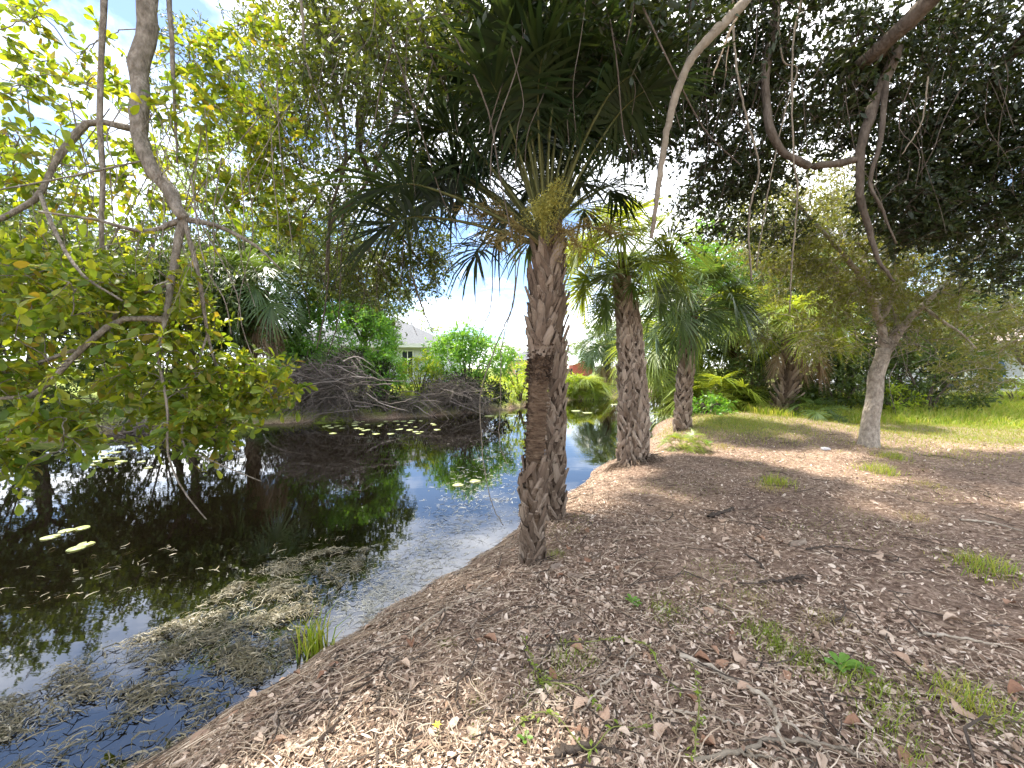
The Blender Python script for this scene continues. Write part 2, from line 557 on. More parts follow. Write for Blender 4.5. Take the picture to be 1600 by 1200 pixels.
gx = spaced(-900, 900, -3.5, 6.5, .08, 1.13)
gy = spaced(-300, 1400, .6, 11, .085, 1.13)
GX, GY = np.meshgrid(gx, gy)
GZ = hz(GX.ravel(), GY.ravel())
near_m = ((GX.ravel() > -3) & (GX.ravel() < 7) & (GY.ravel() < 9) & (GZ > WL))
GZ = GZ + np.where(near_m, rng.normal(0, .006, GZ.shape), 0)
V = np.stack([GX.ravel(), GY.ravel(), GZ], 1)
ny, nx = GX.shape
ii = (np.arange(ny - 1)[:, None] * nx + np.arange(nx - 1)[None]).ravel()
gm, t, o = new_mat('ground_mulch')
at = t.nodes.new('ShaderNodeAttribute'); at.attribute_name = 'lawn'
tcn = t.nodes.new('ShaderNodeTexCoord')
n1 = t.nodes.new('ShaderNodeTexNoise'); n1.inputs['Scale'].default_value = 22; n1.inputs['Detail'].default_value = 10; n1.inputs['Roughness'].default_value = .75
n2 = t.nodes.new('ShaderNodeTexNoise'); n2.inputs['Scale'].default_value = .8; n2.inputs['Detail'].default_value = 5
n3 = t.nodes.new('ShaderNodeTexNoise'); n3.inputs['Scale'].default_value = 6; n3.inputs['Detail'].default_value = 8
for n_ in (n1, n2, n3):
    t.links.new(tcn.outputs['Object'], n_.inputs['Vector'])
r1 = ramp(t, [(.30, (.06, .042, .031)), (.45, (.17, .12, .09)), (.56, (.32, .245, .19)), (.70, (.55, .45, .37))])
t.links.new(n1.outputs['Fac'], r1.inputs[0])
r3 = ramp(t, [(.3, (.10, .15, .025)), (.5, (.17, .22, .04)), (.7, (.27, .26, .10))])
t.links.new(n3.outputs['Fac'], r3.inputs[0])
r2 = ramp(t, [(.35, (.78, .72, .70)), (.65, (1.12, 1.06, 1.0))])
t.links.new(n2.outputs['Fac'], r2.inputs[0])
mu = t.nodes.new('ShaderNodeMix'); mu.data_type = 'RGBA'; mu.blend_type = 'MULTIPLY'; mu.inputs['Factor'].default_value = 1
t.links.new(r1.outputs[0], mu.inputs['A']); t.links.new(r2.outputs[0], mu.inputs['B'])
ad = t.nodes.new('ShaderNodeMath'); ad.operation = 'MULTIPLY_ADD'; ad.inputs[1].default_value = .5; ad.inputs[2].default_value = -.25
t.links.new(n3.outputs['Fac'], ad.inputs[0])
ad2 = t.nodes.new('ShaderNodeMath'); ad2.operation = 'ADD'; ad2.use_clamp = True
t.links.new(at.outputs['Fac'], ad2.inputs[0]); t.links.new(ad.outputs[0], ad2.inputs[1])
gmul = t.nodes.new('ShaderNodeMath'); gmul.operation = 'MULTIPLY'
t.links.new(ad2.outputs[0], gmul.inputs[0]); t.links.new(at.outputs['Fac'], gmul.inputs[1])
mg = t.nodes.new('ShaderNodeMix'); mg.data_type = 'RGBA'
t.links.new(gmul.outputs[0], mg.inputs['Factor'])
t.links.new(mu.outputs['Result'], mg.inputs['A']); t.links.new(r3.outputs[0], mg.inputs['B'])
pb = t.nodes.new('ShaderNodeBsdfPrincipled'); pb.inputs['Roughness'].default_value = .95
pb.inputs['Specular IOR Level'].default_value = .1
t.links.new(mg.outputs['Result'], pb.inputs['Base Color'])
bp = t.nodes.new('ShaderNodeBump'); bp.inputs['Strength'].default_value = .8; bp.inputs['Distance'].default_value = .03
t.links.new(n1.outputs['Fac'], bp.inputs['Height']); t.links.new(bp.outputs[0], pb.inputs['Normal'])
t.links.new(pb.outputs[0], o.inputs[0])
gme = mk_mesh('ground', V, [np.stack([ii, ii + 1, ii + 1 + nx, ii + nx], 1)], gm)
la = gme.attributes.new('lawn', 'FLOAT', 'POINT')
la.data.foreach_set('value', lawn_mask(V[:, 0], V[:, 1]).astype(np.float32))
ground = link('ground', gme)
ground['kind'] = 'structure'

# water
wm, t, o = new_mat('canal_water')
tcn = t.nodes.new('ShaderNodeTexCoord')
mp = t.nodes.new('ShaderNodeMapping'); mp.inputs['Scale'].default_value = (1.0, 2.2, 1); mp.inputs['Rotation'].default_value = (0, 0, -.15)
nz = t.nodes.new('ShaderNodeTexNoise'); nz.inputs['Scale'].default_value = 2.2; nz.inputs['Detail'].default_value = 3
t.links.new(tcn.outputs['Object'], mp.inputs[0]); t.links.new(mp.outputs[0], nz.inputs['Vector'])
bp = t.nodes.new('ShaderNodeBump'); bp.inputs['Strength'].default_value = .008; bp.inputs['Distance'].default_value = .12
t.links.new(nz.outputs['Fac'], bp.inputs['Height'])
pb = t.nodes.new('ShaderNodeBsdfPrincipled')
pb.inputs['Base Color'].default_value = (.0028, .002, .0012, 1)
pb.inputs['Roughness'].default_value = .02
pb.inputs['IOR'].default_value = 2.0
t.links.new(bp.outputs[0], pb.inputs['Normal'])
t.links.new(pb.outputs[0], o.inputs[0])
wv = np.array([(-80, -12, WL), (80, -12, WL), (80, 70, WL), (-80, 70, WL)])
water = link('water', mk_mesh('water', wv, [np.array([(0, 1, 2, 3)])], wm, smooth=False))
water['kind'] = 'structure'


# ------------------------------------------------------------------ palms
def frond_mesh(name, elev, Lp, Lb, seed, mats, dead=False, nseg=46, ragged=False):
    r = np.random.default_rng(abs(seed) + 1000)
    a = math.radians(elev)
    bend = math.radians(14 if ragged or dead else 26)
    pts = [np.zeros(3)]
    n = 7
    for i in range(n):
        a -= bend / n * (i + .5) / (n / 2)
        pts.append(pts[-1] + np.array((math.cos(a), 0, math.sin(a))) * Lp / n)
    pt = np.array(pts)
    g1 = tubes(pt[None], np.linspace(.02, .009, n + 1)[None], 4)
    costa, tang = [pt[-1]], [nrm(pt[-1] - pt[-2])]
    nc = 8
    Lc = .38 * Lb
    dropc = math.radians(20 if dead else 38 if ragged else 62)
    for i in range(nc):
        a -= dropc / nc
        costa.append(costa[-1] + np.array((math.cos(a), 0, math.sin(a))) * Lc / nc)
        tang.append(np.array((math.cos(a), 0, math.sin(a))))
    costa, tang = np.array(costa), np.array(tang)
    g2 = tubes(costa[None], np.linspace(.009, .003, nc + 1)[None], 3)
    ts = np.linspace(-1, 1, nseg)
    s = (1 - np.abs(ts) ** 1.3) * nc
    i0 = np.clip(s.astype(int), 0, nc - 1); f = (s - i0)[:, None]
    base = costa[i0] * (1 - f) + costa[i0 + 1] * f
    T = nrm(tang[i0] * (1 - f) + tang[i0 + 1] * f)
    Y = np.array((0, 1.0, 0))
    Nn = np.cross(T, Y[None])
    Nn = np.where(Nn[:, 2:3] < 0, -Nn, Nn) if not dead else Nn
    fan = math.radians(128 if not dead else 58)
    ph = ts * fan + r.normal(0, .035, nseg)
    d = nrm(np.cos(ph)[:, None] * T + np.sin(ph)[:, None] * Y + (np.abs(np.sin(ph)) * (.38 if not dead else .1) + r.normal(0, .05, nseg))[:, None] * Nn)
    ln = Lb * (.72 + .28 * np.cos(ph * .6)) * r.uniform(.85, 1.06, nseg)
    g = r.uniform(.3, .75, nseg) if dead else r.uniform(.0, .75, nseg) if ragged else r.uniform(.12, .42, nseg)
    if ragged:
        ln = ln * r.uniform(.55, 1.1, nseg)
        d = nrm(d + r.normal(0, .09, d.shape))
    fr = np.array([0, .3, .58, .82, 1.0])
    w = np.array([.30, 1.0, .72, .34, 0]) * (.019 if not dead else .013) * Lb / .85
    pos = base[:, None] + d[:, None] * (ln[:, None] * fr)[..., None]
    pos[..., 2] -= (g * ln)[:, None] * fr ** 2.6
    if dead:
        pos[..., 1] *= 1 - .25 * fr
    wd_ = nrm(np.cross(Nn, d))
    Vs = np.concatenate([pos[:, :4] + wd_[:, None] * w[None, :4, None], pos[:, :4] - wd_[:, None] * w[None, :4, None], pos[:, 4:]], 1)
    k = np.arange(nseg)[:, None] * 9
    q = np.concatenate([k + np.array([[j, j + 1, j + 5, j + 4]]) for j in range(3)])
    tri = k + np.array([[3, 8, 7]])
    Va = np.concatenate([g1[0], g2[0], Vs.reshape(-1, 3)])
    o2 = len(g1[0]); o3 = o2 + len(g2[0])
    Fs = [g1[1][0], g1[1][1], g2[1][0] + o2, g2[1][1] + o2, tri + o3, q + o3]
    return mk_mesh(name, Va, Fs, mats, [0, 0, 0, 0, 1, 1])


ELEVS = [80, 62, 44, 26, 8, -12, -34]
FR = {}
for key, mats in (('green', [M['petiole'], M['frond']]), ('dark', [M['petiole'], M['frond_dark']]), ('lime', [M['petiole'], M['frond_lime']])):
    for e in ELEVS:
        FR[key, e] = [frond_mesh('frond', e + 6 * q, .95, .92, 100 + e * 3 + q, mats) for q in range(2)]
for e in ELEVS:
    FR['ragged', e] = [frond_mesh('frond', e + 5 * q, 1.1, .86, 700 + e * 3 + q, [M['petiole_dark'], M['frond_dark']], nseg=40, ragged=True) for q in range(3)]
for e in (-50, -68, -80):
    FR['dead', e] = [frond_mesh('dead_frond', e, .7, .8, 300 + e + q, [M['petiole_dead'], M['frond_dead']], True, 34) for q in range(2)]


def boot_mesh(name, mat, seed, w=.055, L=.20, lift=.038):
    """split leaf base: two strips that rise and join in a blunt stub"""
    r = np.random.default_rng(abs(seed) + 1000)
    gs = []
    for sg in (-1, 1):
        pts = np.array([(sg * w * 1.15, 0.0, -L * .55), (sg * w * .75, .014, -L * .2), (sg * w * .25, .03, L * .12), (0, lift, L * .5)]) + r.normal(0, .004, (4, 3))
        hw = np.array([.022, .029, .031, .022]) * r.uniform(.7, 1.3)
        th = np.array([.010, .012, .012, .009])
        V = []
        for p, a, b in zip(pts, hw, th):
            V += [p + (-a, -b, 0), p + (a, -b, 0), p + (a * .8, b, 0), p + (-a * .8, b, 0)]
        F = []
        for i in range(3):
            for j in range(4):
                F.append((i * 4 + j, i * 4 + (j + 1) % 4, i * 4 + 4 + (j + 1) % 4, i * 4 + 4 + j))
        F.append((12, 13, 14, 15))
        gs.append((np.array(V), [np.array(F)]))
    V, Fs = join(*gs)
    return mk_mesh(name, V, Fs, mat, smooth=False)


def slab_mesh(name, mat, seed, w=.040, L=.25, lift=.055):
    """unsplit leaf base: a tapering hollow slab that leans away from the trunk"""
    r = np.random.default_rng(abs(seed) + 1000)
    n = 5
    V = []
    for i in range(n):
        f = i / (n - 1)
        z = -L * .35 + L * f
        y = lift * f ** 1.4
        a = w * (1.25 - .55 * f) * (1 + r.normal(0, .06))
        b = .014 * (1 - .35 * f)
        x = r.normal(0, .004)
        zj = r.normal(0, .02) if i == n - 1 else 0
        V += [(x - a, y - .012, z + zj), (x, y - b * .2, z), (x + a, y - .012, z - zj), (x + a * .6, y + b, z - zj), (x - a * .6, y + b, z + zj)]
    F4, F5 = [], []
    for i in range(n - 1):
        for j in range(5):
            F4.append((i * 5 + j, i * 5 + (j + 1) % 5, i * 5 + 5 + (j + 1) % 5, i * 5 + 5 + j))
    F5.append(tuple((n - 1) * 5 + j for j in range(5)))
    return mk_mesh(name, np.array(V), [np.array(F4), np.array(F5)], mat, smooth=False)


BOOTS = {('split', 0): [boot_mesh('leaf_base', M['boot'], s) for s in range(5)],
         ('split', 1): [boot_mesh('leaf_base', M['boot_grey'], s + 9) for s in range(5)],
         ('slab', 0): [slab_mesh('leaf_base', M['boot'], s + 20) for s in range(5)],
         ('slab', 1): [slab_mesh('leaf_base', M['boot_grey'], s + 30) for s in range(5)]}


def palm(label, base, top, r0, fronds, key, boots, deads=(), mid=None, rings=False, fscale=1.0, group='cabbage palms', name='cabbage_palm', mat='palm_core', flowers=0, rtop=None, bscale=1.0, azs=None, back=None):
    """boots: list of (kind, colour, f0, f1, count, tilt). fronds: {elev: count}"""
    base = np.array(base, float); top = np.array(top, float)
    root = thing(name, label, 'palm', base, group)
    c = np.array(mid) if mid is not None else (base + top) / 2 + (0, 0, 0)
    raw = smooth_path([base - (0, 0, .1), c, top], 200)
    al = np.concatenate([[0], np.cumsum(np.linalg.norm(np.diff(raw, axis=0), axis=1))])
    n = 90 if rings else 50
    path = np.stack([np.interp(np.linspace(0, al[-1], n), al, raw[:, i]) for i in range(3)], 1)
    f = np.linspace(0, 1, n)
    rtop = rtop or r0
    rad = (r0 + (rtop - r0) * f) * (1 + rng.normal(0, .015, n))
    rad[:4] *= np.array([1.22, 1.14, 1.08, 1.03])
    if rings:
        rad = rad * (1 + .035 * (np.arange(n) % 2))
    path2 = np.vstack([path, path[-1] + (path[-1] - path[-2]) * 6])
    rad2 = np.append(rad, .05)
    part('trunk', tubes(path2[None], rad2[None], 18), M[mat], root)
    gi = 0
    for kind, colr, f0, f1, cnt, tilt in boots:
        for i in range(cnt):
            q = f0 + (f1 - f0) * (i + .5) / cnt
            az = gi * 2.39996 + random.uniform(-.32, .32)
            gi += 1
            j = min(n - 2, int(q * (n - 1)))
            p = path[j] + (path[j + 1] - path[j]) * (q * (n - 1) - j)
            tan = nrm(path[j + 1] - path[j])
            outv = np.array((math.cos(az), math.sin(az), 0)); outv = nrm(outv - tan * outv.dot(tan))
            tl = math.radians(tilt * random.uniform(.5, 1.4))
            zax = nrm(tan * math.cos(tl) + outv * math.sin(tl))
            xax = nrm(np.cross(outv, zax)); yax = np.cross(zax, xax)
            rr = rad[j]
            loc = p + outv * (rr * .97) - base
            sc = bscale * random.uniform(.66, 1.2)
            tw = random.uniform(-.3, .3)
            if random.random() < .07:
                continue
            xa = xax * math.cos(tw) + zax * math.sin(tw); za_ = np.cross(xa, yax)
            Mx = Matrix(((xa[0] * sc, yax[0] * sc, za_[0] * sc, loc[0]), (xa[1] * sc, yax[1] * sc, za_[1] * sc, loc[1]), (xa[2] * sc, yax[2] * sc, za_[2] * sc, loc[2]), (0, 0, 0, 1)))
            link('leaf_base', random.choice(BOOTS[kind, colr]), root, Mx)
    crown = path[-1] - base
    k = 0
    tot = sum(fronds.values())
    for e, cnt in fronds.items():
        for i in range(cnt):
            az = k * 2.39996 + random.uniform(-.3, .3) + (0 if azs is None else azs)
            k += 1
            if back and e < 50:
                az = math.radians(random.choice(back) + random.uniform(-22, 22))
            sc = fscale * random.uniform(.86, 1.12)
            Mx = Matrix.Translation(Vector(crown) + Vector((math.cos(az), math.sin(az), 0)) * r0 * .55 + Vector((0, 0, .12 * (e + 40) / 100))) @ Matrix.Rotation(az, 4, 'Z') @ Matrix.Rotation(math.radians(random.uniform(-18, 18)), 4, 'X') @ Matrix.Rotation(math.radians(random.uniform(-8, 8)), 4, 'Y') @ Matrix.Scale(sc, 4)
            link('frond', random.choice(FR[key, e]), root, Mx)
    for i, (e, az, sc) in enumerate(deads):
        Mx = Matrix.Translation(Vector(crown) + Vector((math.cos(az), math.sin(az), 0)) * r0 * .9 + Vector((0, 0, -.06))) @ Matrix.Rotation(az, 4, 'Z') @ Matrix.Rotation(math.radians(random.uniform(-20, 20)), 4, 'X') @ Matrix.Scale(sc, 4)
        link('dead_frond', random.choice(FR['dead', e]), root, Mx)
    return root, path


def flower_stalk(parent, start, end, spread, mat, n=26):
    """branched fruiting stalk drooping out of a palm crown"""
    start, end = np.array(start), np.array(end)
    mid = (start + end) / 2 + (0, 0, .12)
    p, g = limb([start, mid, end], .012, .005, 12, 4)
    C = p[4:]
    idx = rng.integers(0, len(C), n)
    d = nrm(rng.normal(size=(n, 3)) + nrm(end - start) * .8)
    L = spread * rng.uniform(.5, 1.0, n)
    f = np.linspace(0, 1, 5)[None, :, None]
    tp = C[idx][:, None] + d[:, None] * L[:, None, None] * f
    tp[..., 2] -= .35 * L[:, None] * f[..., 0] ** 2
    gt = tubes(tp, np.tile(np.linspace(.004, .0018, 5), (n, 1)), 3)
    m = n * 46
    k = rng.integers(0, n, m); q = rng.random(m)
    lp = C[idx][k] + d[k] * (L[k] * q)[:, None]
    lp[:, 2] -= .35 * L[k] * q ** 2
    lp += rng.normal(0, .018, lp.shape)
    gl = leaves(LEAF_SMALL, lp, rand_unit(m), rand_unit(m), rng.uniform(.010, .028, m))
    part('flower_stalk', join(g, gt, gl), mat, parent)


xy = lambda p: (p[0], p[1], hzs(p[0], p[1]) - .02)
# the two palms in front
bA = xy(P(830, 885, 3.45)); tA = P(852, 392, 3.55)
palmA, pathA = palm('nearest cabbage palm at the water edge, its bare ringed middle trunk facing the camera', bA, tA, .080,
                    {80: 14, 62: 13, 44: 8, 26: 3, 8: 2}, 'ragged',
                    [('split', 0, .02, .27, 46, 4), ('slab', 0, .02, .33, 30, 1), ('split', 0, .27, .36, 12, 2), ('slab', 0, .69, .99, 84, 6), ('split', 0, .72, .97, 24, 8)],
                    mid=P(838, 660, 3.45), rings=True, mat='palm_trunk', rtop=.086, fscale=.95, bscale=.86, back=(182, 168, 150, 125, 100),
                    deads=[])
# fibre fringe between the bare ring zone and the upper leaf bases
m = 900
q = rng.uniform(.60, .72, m); j = (q * (len(pathA) - 1)).astype(int)
az = rng.uniform(0, 2 * np.pi, m)
ov = np.stack([np.cos(az), np.sin(az), np.zeros(m)], 1)
pp = pathA[j] + ov * .084
part('fibre', leaves(LEAF_SMALL, pp, nrm(ov * .6 + rng.normal(0, .5, (m, 3)) + np.array([0, 0, .2])), rand_unit(m), rng.uniform(.02, .055, m)), M['palm_core'], palmA, kind='stuff')
m = 1500
q = rng.uniform(.28, .66, m); j = (q * (len(pathA) - 1)).astype(int)
az = rng.uniform(0, 2 * np.pi, m)
ov = np.stack([np.cos(az), np.sin(az), np.zeros(m)], 1)
tv = np.stack([-np.sin(az), np.cos(az), np.zeros(m)], 1)
pp = pathA[j] + ov * .082
part('bark_flake', leaves(LEAF_SMALL, pp, nrm(tv + rng.normal(0, .25, (m, 3)) + ov * .12), ov, rng.uniform(.02, .06, m)), M['palm_trunk'], palmA, kind='stuff')
bB = xy(P(868, 832, 4.5)); tB = P(868, 360, 4.7)
palmB, pathB = palm('second cabbage palm close behind the nearest one, leaf bases up its whole trunk', bB, tB, .084,
                    {80: 14, 62: 12, 44: 7, 26: 2}, 'ragged', [('split', 0, .02, .48, 80, 5), ('slab', 0, .05, .6, 50, 3), ('slab', 0, .48, .96, 90, 7)], fscale=1.1, bscale=.9, azs=1.1, back=(130, 105, 80, 60))
for st, en, sp, mt in (((850, 380), (862, 300, 3.15), .26, 'flower'), ((846, 380), (850, 330, 3.2), .24, 'flower'), ((856, 380), (905, 385, 3.2), .20, 'flower_brown'),
                       ((845, 385), (775, 380, 3.3), .26, 'flower_brown'), ((858, 385), (955, 365, 3.5), .30, 'flower_brown'), ((848, 385), (735, 335, 3.6), .28, 'flower_brown')):
    flower_stalk(palmA, P(st[0], st[1], 3.5), P(*en), sp, M[mt])

# pair by the bend
bC = xy(P(976, 715, 7.0)); tC = P(972, 432, 7.1)
palm('left palm of the woven pair at the bend, pale criss-cross trunk beside its twin', bC, tC, .098, {80: 4, 62: 6, 44: 7, 26: 6, 8: 5}, 'lime',
     [('split', 1, .02, 1.0, 170, 4), ('slab', 1, .02, 1.0, 80, 4)], mid=P(978, 580, 7.05), fscale=.78, deads=[(-68, 2.5, .5)], bscale=1.1)
bD = xy(P(1003, 728, 6.85)); tD = P(984, 470, 7.35)
palm('right palm of the woven pair at the bend, with a frayed root skirt', bD, tD, .096, {80: 3, 62: 5, 44: 5, 26: 5, 8: 4}, 'green',
     [('split', 1, .02, 1.0, 160, 4), ('slab', 1, .02, 1.0, 80, 4)], mid=P(998, 600, 7.0), fscale=.6, bscale=1.1)
bE = xy(P(1066, 678, 9.9)); tE = P(1081, 492, 10.0)
palm('slender dark green palm standing between the woven pair and the leaning palm', bE, tE, .165, {80: 5, 62: 8, 44: 9, 26: 9, 8: 7, -12: 4}, 'green',
     [('split', 1, .02, .98, 170, 7)], rtop=.12, mid=P(1070, 590, 9.95), fscale=.9, bscale=1.25)
bF = xy(P(1222, 648, 11.6)); tF = P(1246, 525, 11.8)
palm('leaning shaggy palm with brown dead fronds on the mound crest', bF, tF, .21, {80: 6, 62: 8, 44: 7, 26: 5, 8: 3}, 'lime',
     [('slab', 0, .05, 1.0, 120, 22)], fscale=.82, bscale=1.5,
     deads=[(-50, 3.0, .8), (-50, 3.5, .8), (-68, 2.6, .8), (-68, 3.8, .75), (-50, 5.5, .8), (-68, 5.9, .8), (-50, 6.1, .85), (-50, .3, .8)])
bG = xy(np.array((6.3, 15.2, 0))); tG = P(1045, 565, 15.0)
palm('lime green palm arching over the water behind the slender palm', bG, tG, .18, {80: 5, 62: 7, 44: 8, 26: 8, 8: 6, -12: 5}, 'lime',
     [('slab', 0, .1, 1, 40, 16)], fscale=1.25, bscale=1.4, deads=[(-68, 3.4, 1.2), (-80, 4.2, 1.2), (-68, 4.9, 1.1), (-80, 5.6, 1.1)])
bH = xy(np.array((8.0, 14.2, 0))); tH = P(1148, 520, 14)
palm('half hidden green palm in the thicket right of the slender palm', bH, tH, .18, {80: 4, 62: 6, 44: 7, 26: 7, 8: 6}, 'lime',
     [('slab', 0, .1, 1, 40, 16)], fscale=1.1, bscale=1.4, deads=[(-68, 4.0, 1.1), (-80, 4.8, 1.2), (-68, 5.4, 1)])
bL = xy(np.array((-10.6, 16.2, 0))); tL = P(412, 470, 15.8)
palm('shaggy palm across the water with hanging tan dead fronds', bL, tL, .22, {80: 4, 62: 7, 44: 8, 26: 8, 8: 7, -12: 5}, 'green',
     [('split', 0, .1, 1, 90, 12)], fscale=1.3, bscale=1.7, mid=P(392, 540, 16.0),
     deads=[(-50, 4.6, 1.25), (-68, 4.1, 1.3), (-68, 5.2, 1.3), (-80, 3.6, 1.3), (-80, 4.9, 1.3), (-50, 5.8, 1.25), (-68, 3.2, 1.3), (-68, 6.1, 1.3), (-80, 5.5, 1.3), (-80, 2.8, 1.2)])
bK = xy(np.array((7.4, 31, 0))); tK = P(948, 545, 31)
palm('far palm with a hanging pale skirt across the bend', bK, tK, .25, {80: 4, 62: 6, 44: 7, 26: 7, 8: 6, -12: 5}, 'green', [('slab', 0, .1, 1, 30, 16)], fscale=1.5, bscale=1.6,
     deads=[(-68, 4.0, 1.8), (-80, 4.8, 1.9), (-80, 5.4, 1.9), (-68, 3.4, 1.9), (-80, 6.0, 1.8)])


def palmetto(label, base, key, cnt, sc, group='palmetto clumps'):
    root = thing('palmetto', label, 'palmetto', base, group)
    k = 0
    for e, c in cnt.items():
        for i in range(c):
            az = k * 2.4 + random.uniform(-.3, .3); k += 1
            s = sc * random.uniform(.8, 1.15)
            Mx = Matrix.Translation(Vector((math.cos(az), math.sin(az), 0)) * .05 * sc) @ Matrix.Rotation(az, 4, 'Z') @ Matrix.Rotation(math.radians(random.uniform(-15, 15)), 4, 'X') @ Matrix.Scale(s, 4)
            link('frond', random.choice(FR[key, e]), root, Mx)
    return root


palmetto('round palmetto clump on the far bank below the red shed', xy(np.array((4.9, 26.6, 0))), 'lime', {80: 6, 62: 10, 44: 12, 26: 10, 8: 6}, 1.15)
palmetto('small yellow green palmetto seedling near the slender palm', xy(G(1070, 703)), 'lime', {80: 3, 62: 4, 44: 4, 26: 2}, .30)
palmetto('palmetto at the foot of the shaggy palm across the water', xy(np.array((-9.2, 15.7, 0))), 'green', {80: 3, 62: 5, 44: 6, 26: 4}, .7)
palmetto('tan edged palmetto drooping into the water below the left leaves', xy(np.array((-6.9, 15.2, 0))), 'lime', {62: 3, 44: 4, 26: 4, 8: 5}, .55)
palmetto('bright lime palmetto between the slender palm and the leaning shaggy palm', xy(np.array((6.6, 12.9, 0))), 'lime', {80: 4, 62: 7, 44: 7, 26: 6, 8: 3}, .95)
palmetto('bright palmetto behind the water edge left of the slender palm', xy(np.array((5.7, 13.6, 0))), 'lime', {80: 4, 62: 6, 44: 7, 26: 5}, .8)
palmetto('small palmetto at the foot of the leaning shaggy palm', xy(G(1275, 655)), 'green', {80: 2, 62: 3, 44: 4, 26: 3}, .55)


# ------------------------------------------------------------------ trees
def tree(name, label, base, limbs, bark, vols, lmat, tpl, lsize, rad, ntw, nlf, group=None, droop=.25, flat=.6, tw_r=.004, link_r=(.014, .004), single=0, cat='tree', jitter=.3, sides=10, maxlink=9, flare=True):
    """limbs: (control points, r0, r1); vols: (centre, radii, clump count)"""
    root = thing(name, label, cat, base, group)
    gs, paths = [], []
    for i, (ctrl, r0, r1) in enumerate(limbs):
        L = sum(np.linalg.norm(np.asarray(ctrl[k + 1]) - np.asarray(ctrl[k])) for k in range(len(ctrl) - 1))
        n = int(max(10, min(60, L * 9)))
        p = smooth_path(ctrl, n)
        w = rng.normal(0, min(.022, r0 * .3), (n, 3)); w[0] = 0
        w = (w + np.roll(w, 1, 0) + np.roll(w, -1, 0)) / 3
        p = p + w
        r = np.linspace(r0, r1, n) * (1 + rng.normal(0, .05 if r0 < .1 else .014, n))
        if i == 0 and flare:
            r[:5] *= np.array([1.34, 1.18, 1.10, 1.05, 1.02])
        gs.append(tubes(p[None], r[None], sides if r0 > .05 else 6))
        paths.append(p)
    clumps = np.concatenate([ellipsoid_pts(c, r, k) for c, r, k in vols])
    cp, cr_ = connect(clumps, paths, *link_r, maxlink=maxlink)
    gs.append(tubes(cp, cr_, 3, False))
    tw, (lp, ld, lu, ls) = spray(clumps, rad, ntw, nlf, lsize, droop, flat, jitter)
    if tw_r:
        gs.append(tubes(tw[::2, ::3], np.tile(np.linspace(tw_r, tw_r * .5, 2), (len(tw[::2]), 1)), 3, False))
    part('trunk', join(*gs), bark, root)
    if single:
        dist = np.linalg.norm(lp - np.array((0, 0, CAMZ)), axis=1)
        u = 800 + lp[:, 0] / np.maximum(lp[:, 1], .1) * FPX
        v = 575 - (lp[:, 2] - CAMZ) / np.maximum(lp[:, 1], .1) * FPX
        vis = (lp[:, 1] > .5) & (u > 0) & (u < 1600) & (v > 0) & (v < 1200)
        order = np.argsort(np.where(vis, dist, 1e9))[:single]
        keep = np.ones(len(lp), bool); keep[order] = False
        lm = mk_mesh('leaf', tpl[0], tpl[1], lmat)
        off = ORI[root.name]
        for i in order:
            d = nrm(ld[i]); s_ = nrm(np.cross(lu[i], d)); n_ = np.cross(d, s_)
            A = np.eye(4)
            A[:3, 0], A[:3, 1], A[:3, 2] = d * ls[i], s_ * ls[i], n_ * ls[i]
            A[:3, 3] = lp[i] - off
            link('leaf', lm, root, Matrix(A.tolist()))
        lp, ld, lu, ls = lp[keep], ld[keep], lu[keep], ls[keep]
    part('crown', leaves(tpl, lp, ld, lu, ls), lmat, root, kind='stuff')
    return root, paths


def PX(*pts):
    return [P(*p) for p in pts]


# left tree whose limbs arch over the near water (its foot stands left of the camera)
b1 = np.array((-4.6, -1.4, hzs(-4.6, -1.4)))
stem = PX((235, -160, 3.7), (233, 0, 3.55), (219, 110, 3.5), (221, 205, 3.4), (252, 285, 3.35), (287, 342, 3.3))
limbs1 = [
    ([b1, b1 + (.1, .3, 1.5), b1 + (.3, 1.4, 3.2), (-3.9, 1.6, 4.9), (-3.5, 3.0, 5.1), P(236, -230, 3.75), P(235, -160, 3.7)], .20, .087),
    (stem, .085, .042),
    ([stem[-1]] + PX((268, 420, 3.25), (258, 500, 3.15), (246, 560, 3.05)), .034, .010),
    ([stem[-1]] + PX((335, 352, 3.4), (400, 385, 3.5), (442, 424, 3.6)), .026, .006),
    ([stem[3]] + PX((140, 192, 3.3), (92, 245, 3.2), (62, 300, 3.1), (0, 342, 3.0), (-80, 370, 2.9)), .028, .016),
    (PX((172, -150, 3.3), (164, 0, 3.2), (156, 150, 3.2), (160, 290, 3.2), (160, 410, 3.2)), .024, .015),
    (PX((262, -60, 3.6), (268, 60, 3.5), (272, 150, 3.5), (276, 255, 3.45)), .022, .008),
    ([P(258, 500, 3.15)] + PX((190, 500, 3.0), (130, 545, 2.9), (60, 615, 2.8), (0, 622, 2.75), (-60, 640, 2.7)), .025, .010),
    ([P(268, 440, 3.25)] + PX((200, 470, 3.2), (150, 530, 3.1), (80, 560, 3.0), (-30, 590, 3.0)), .022, .010),
    ([stem[-1]] + PX((310, 430, 3.3), (325, 520, 3.4), (345, 600, 3.5), (352, 660, 3.5)), .02, .006),
    ([P(246, 560, 3.05)] + PX((262, 640, 3.0), (262, 710, 3.0), (285, 765, 3.0), (322, 812, 3.0)), .010, .004),
    ([P(325, 520, 3.4)] + PX((300, 600, 3.3), (285, 690, 3.2), (330, 720, 3.2), (408, 752, 3.2)), .010, .004),
    ([P(62, 300, 3.1)] + PX((90, 370, 3.0), (130, 430, 2.9), (190, 470, 2.9)), .016, .008),
    ([stem[-1]] + PX((230, 360, 3.2), (150, 345, 3.0), (60, 330, 2.9)), .022, .006),
]
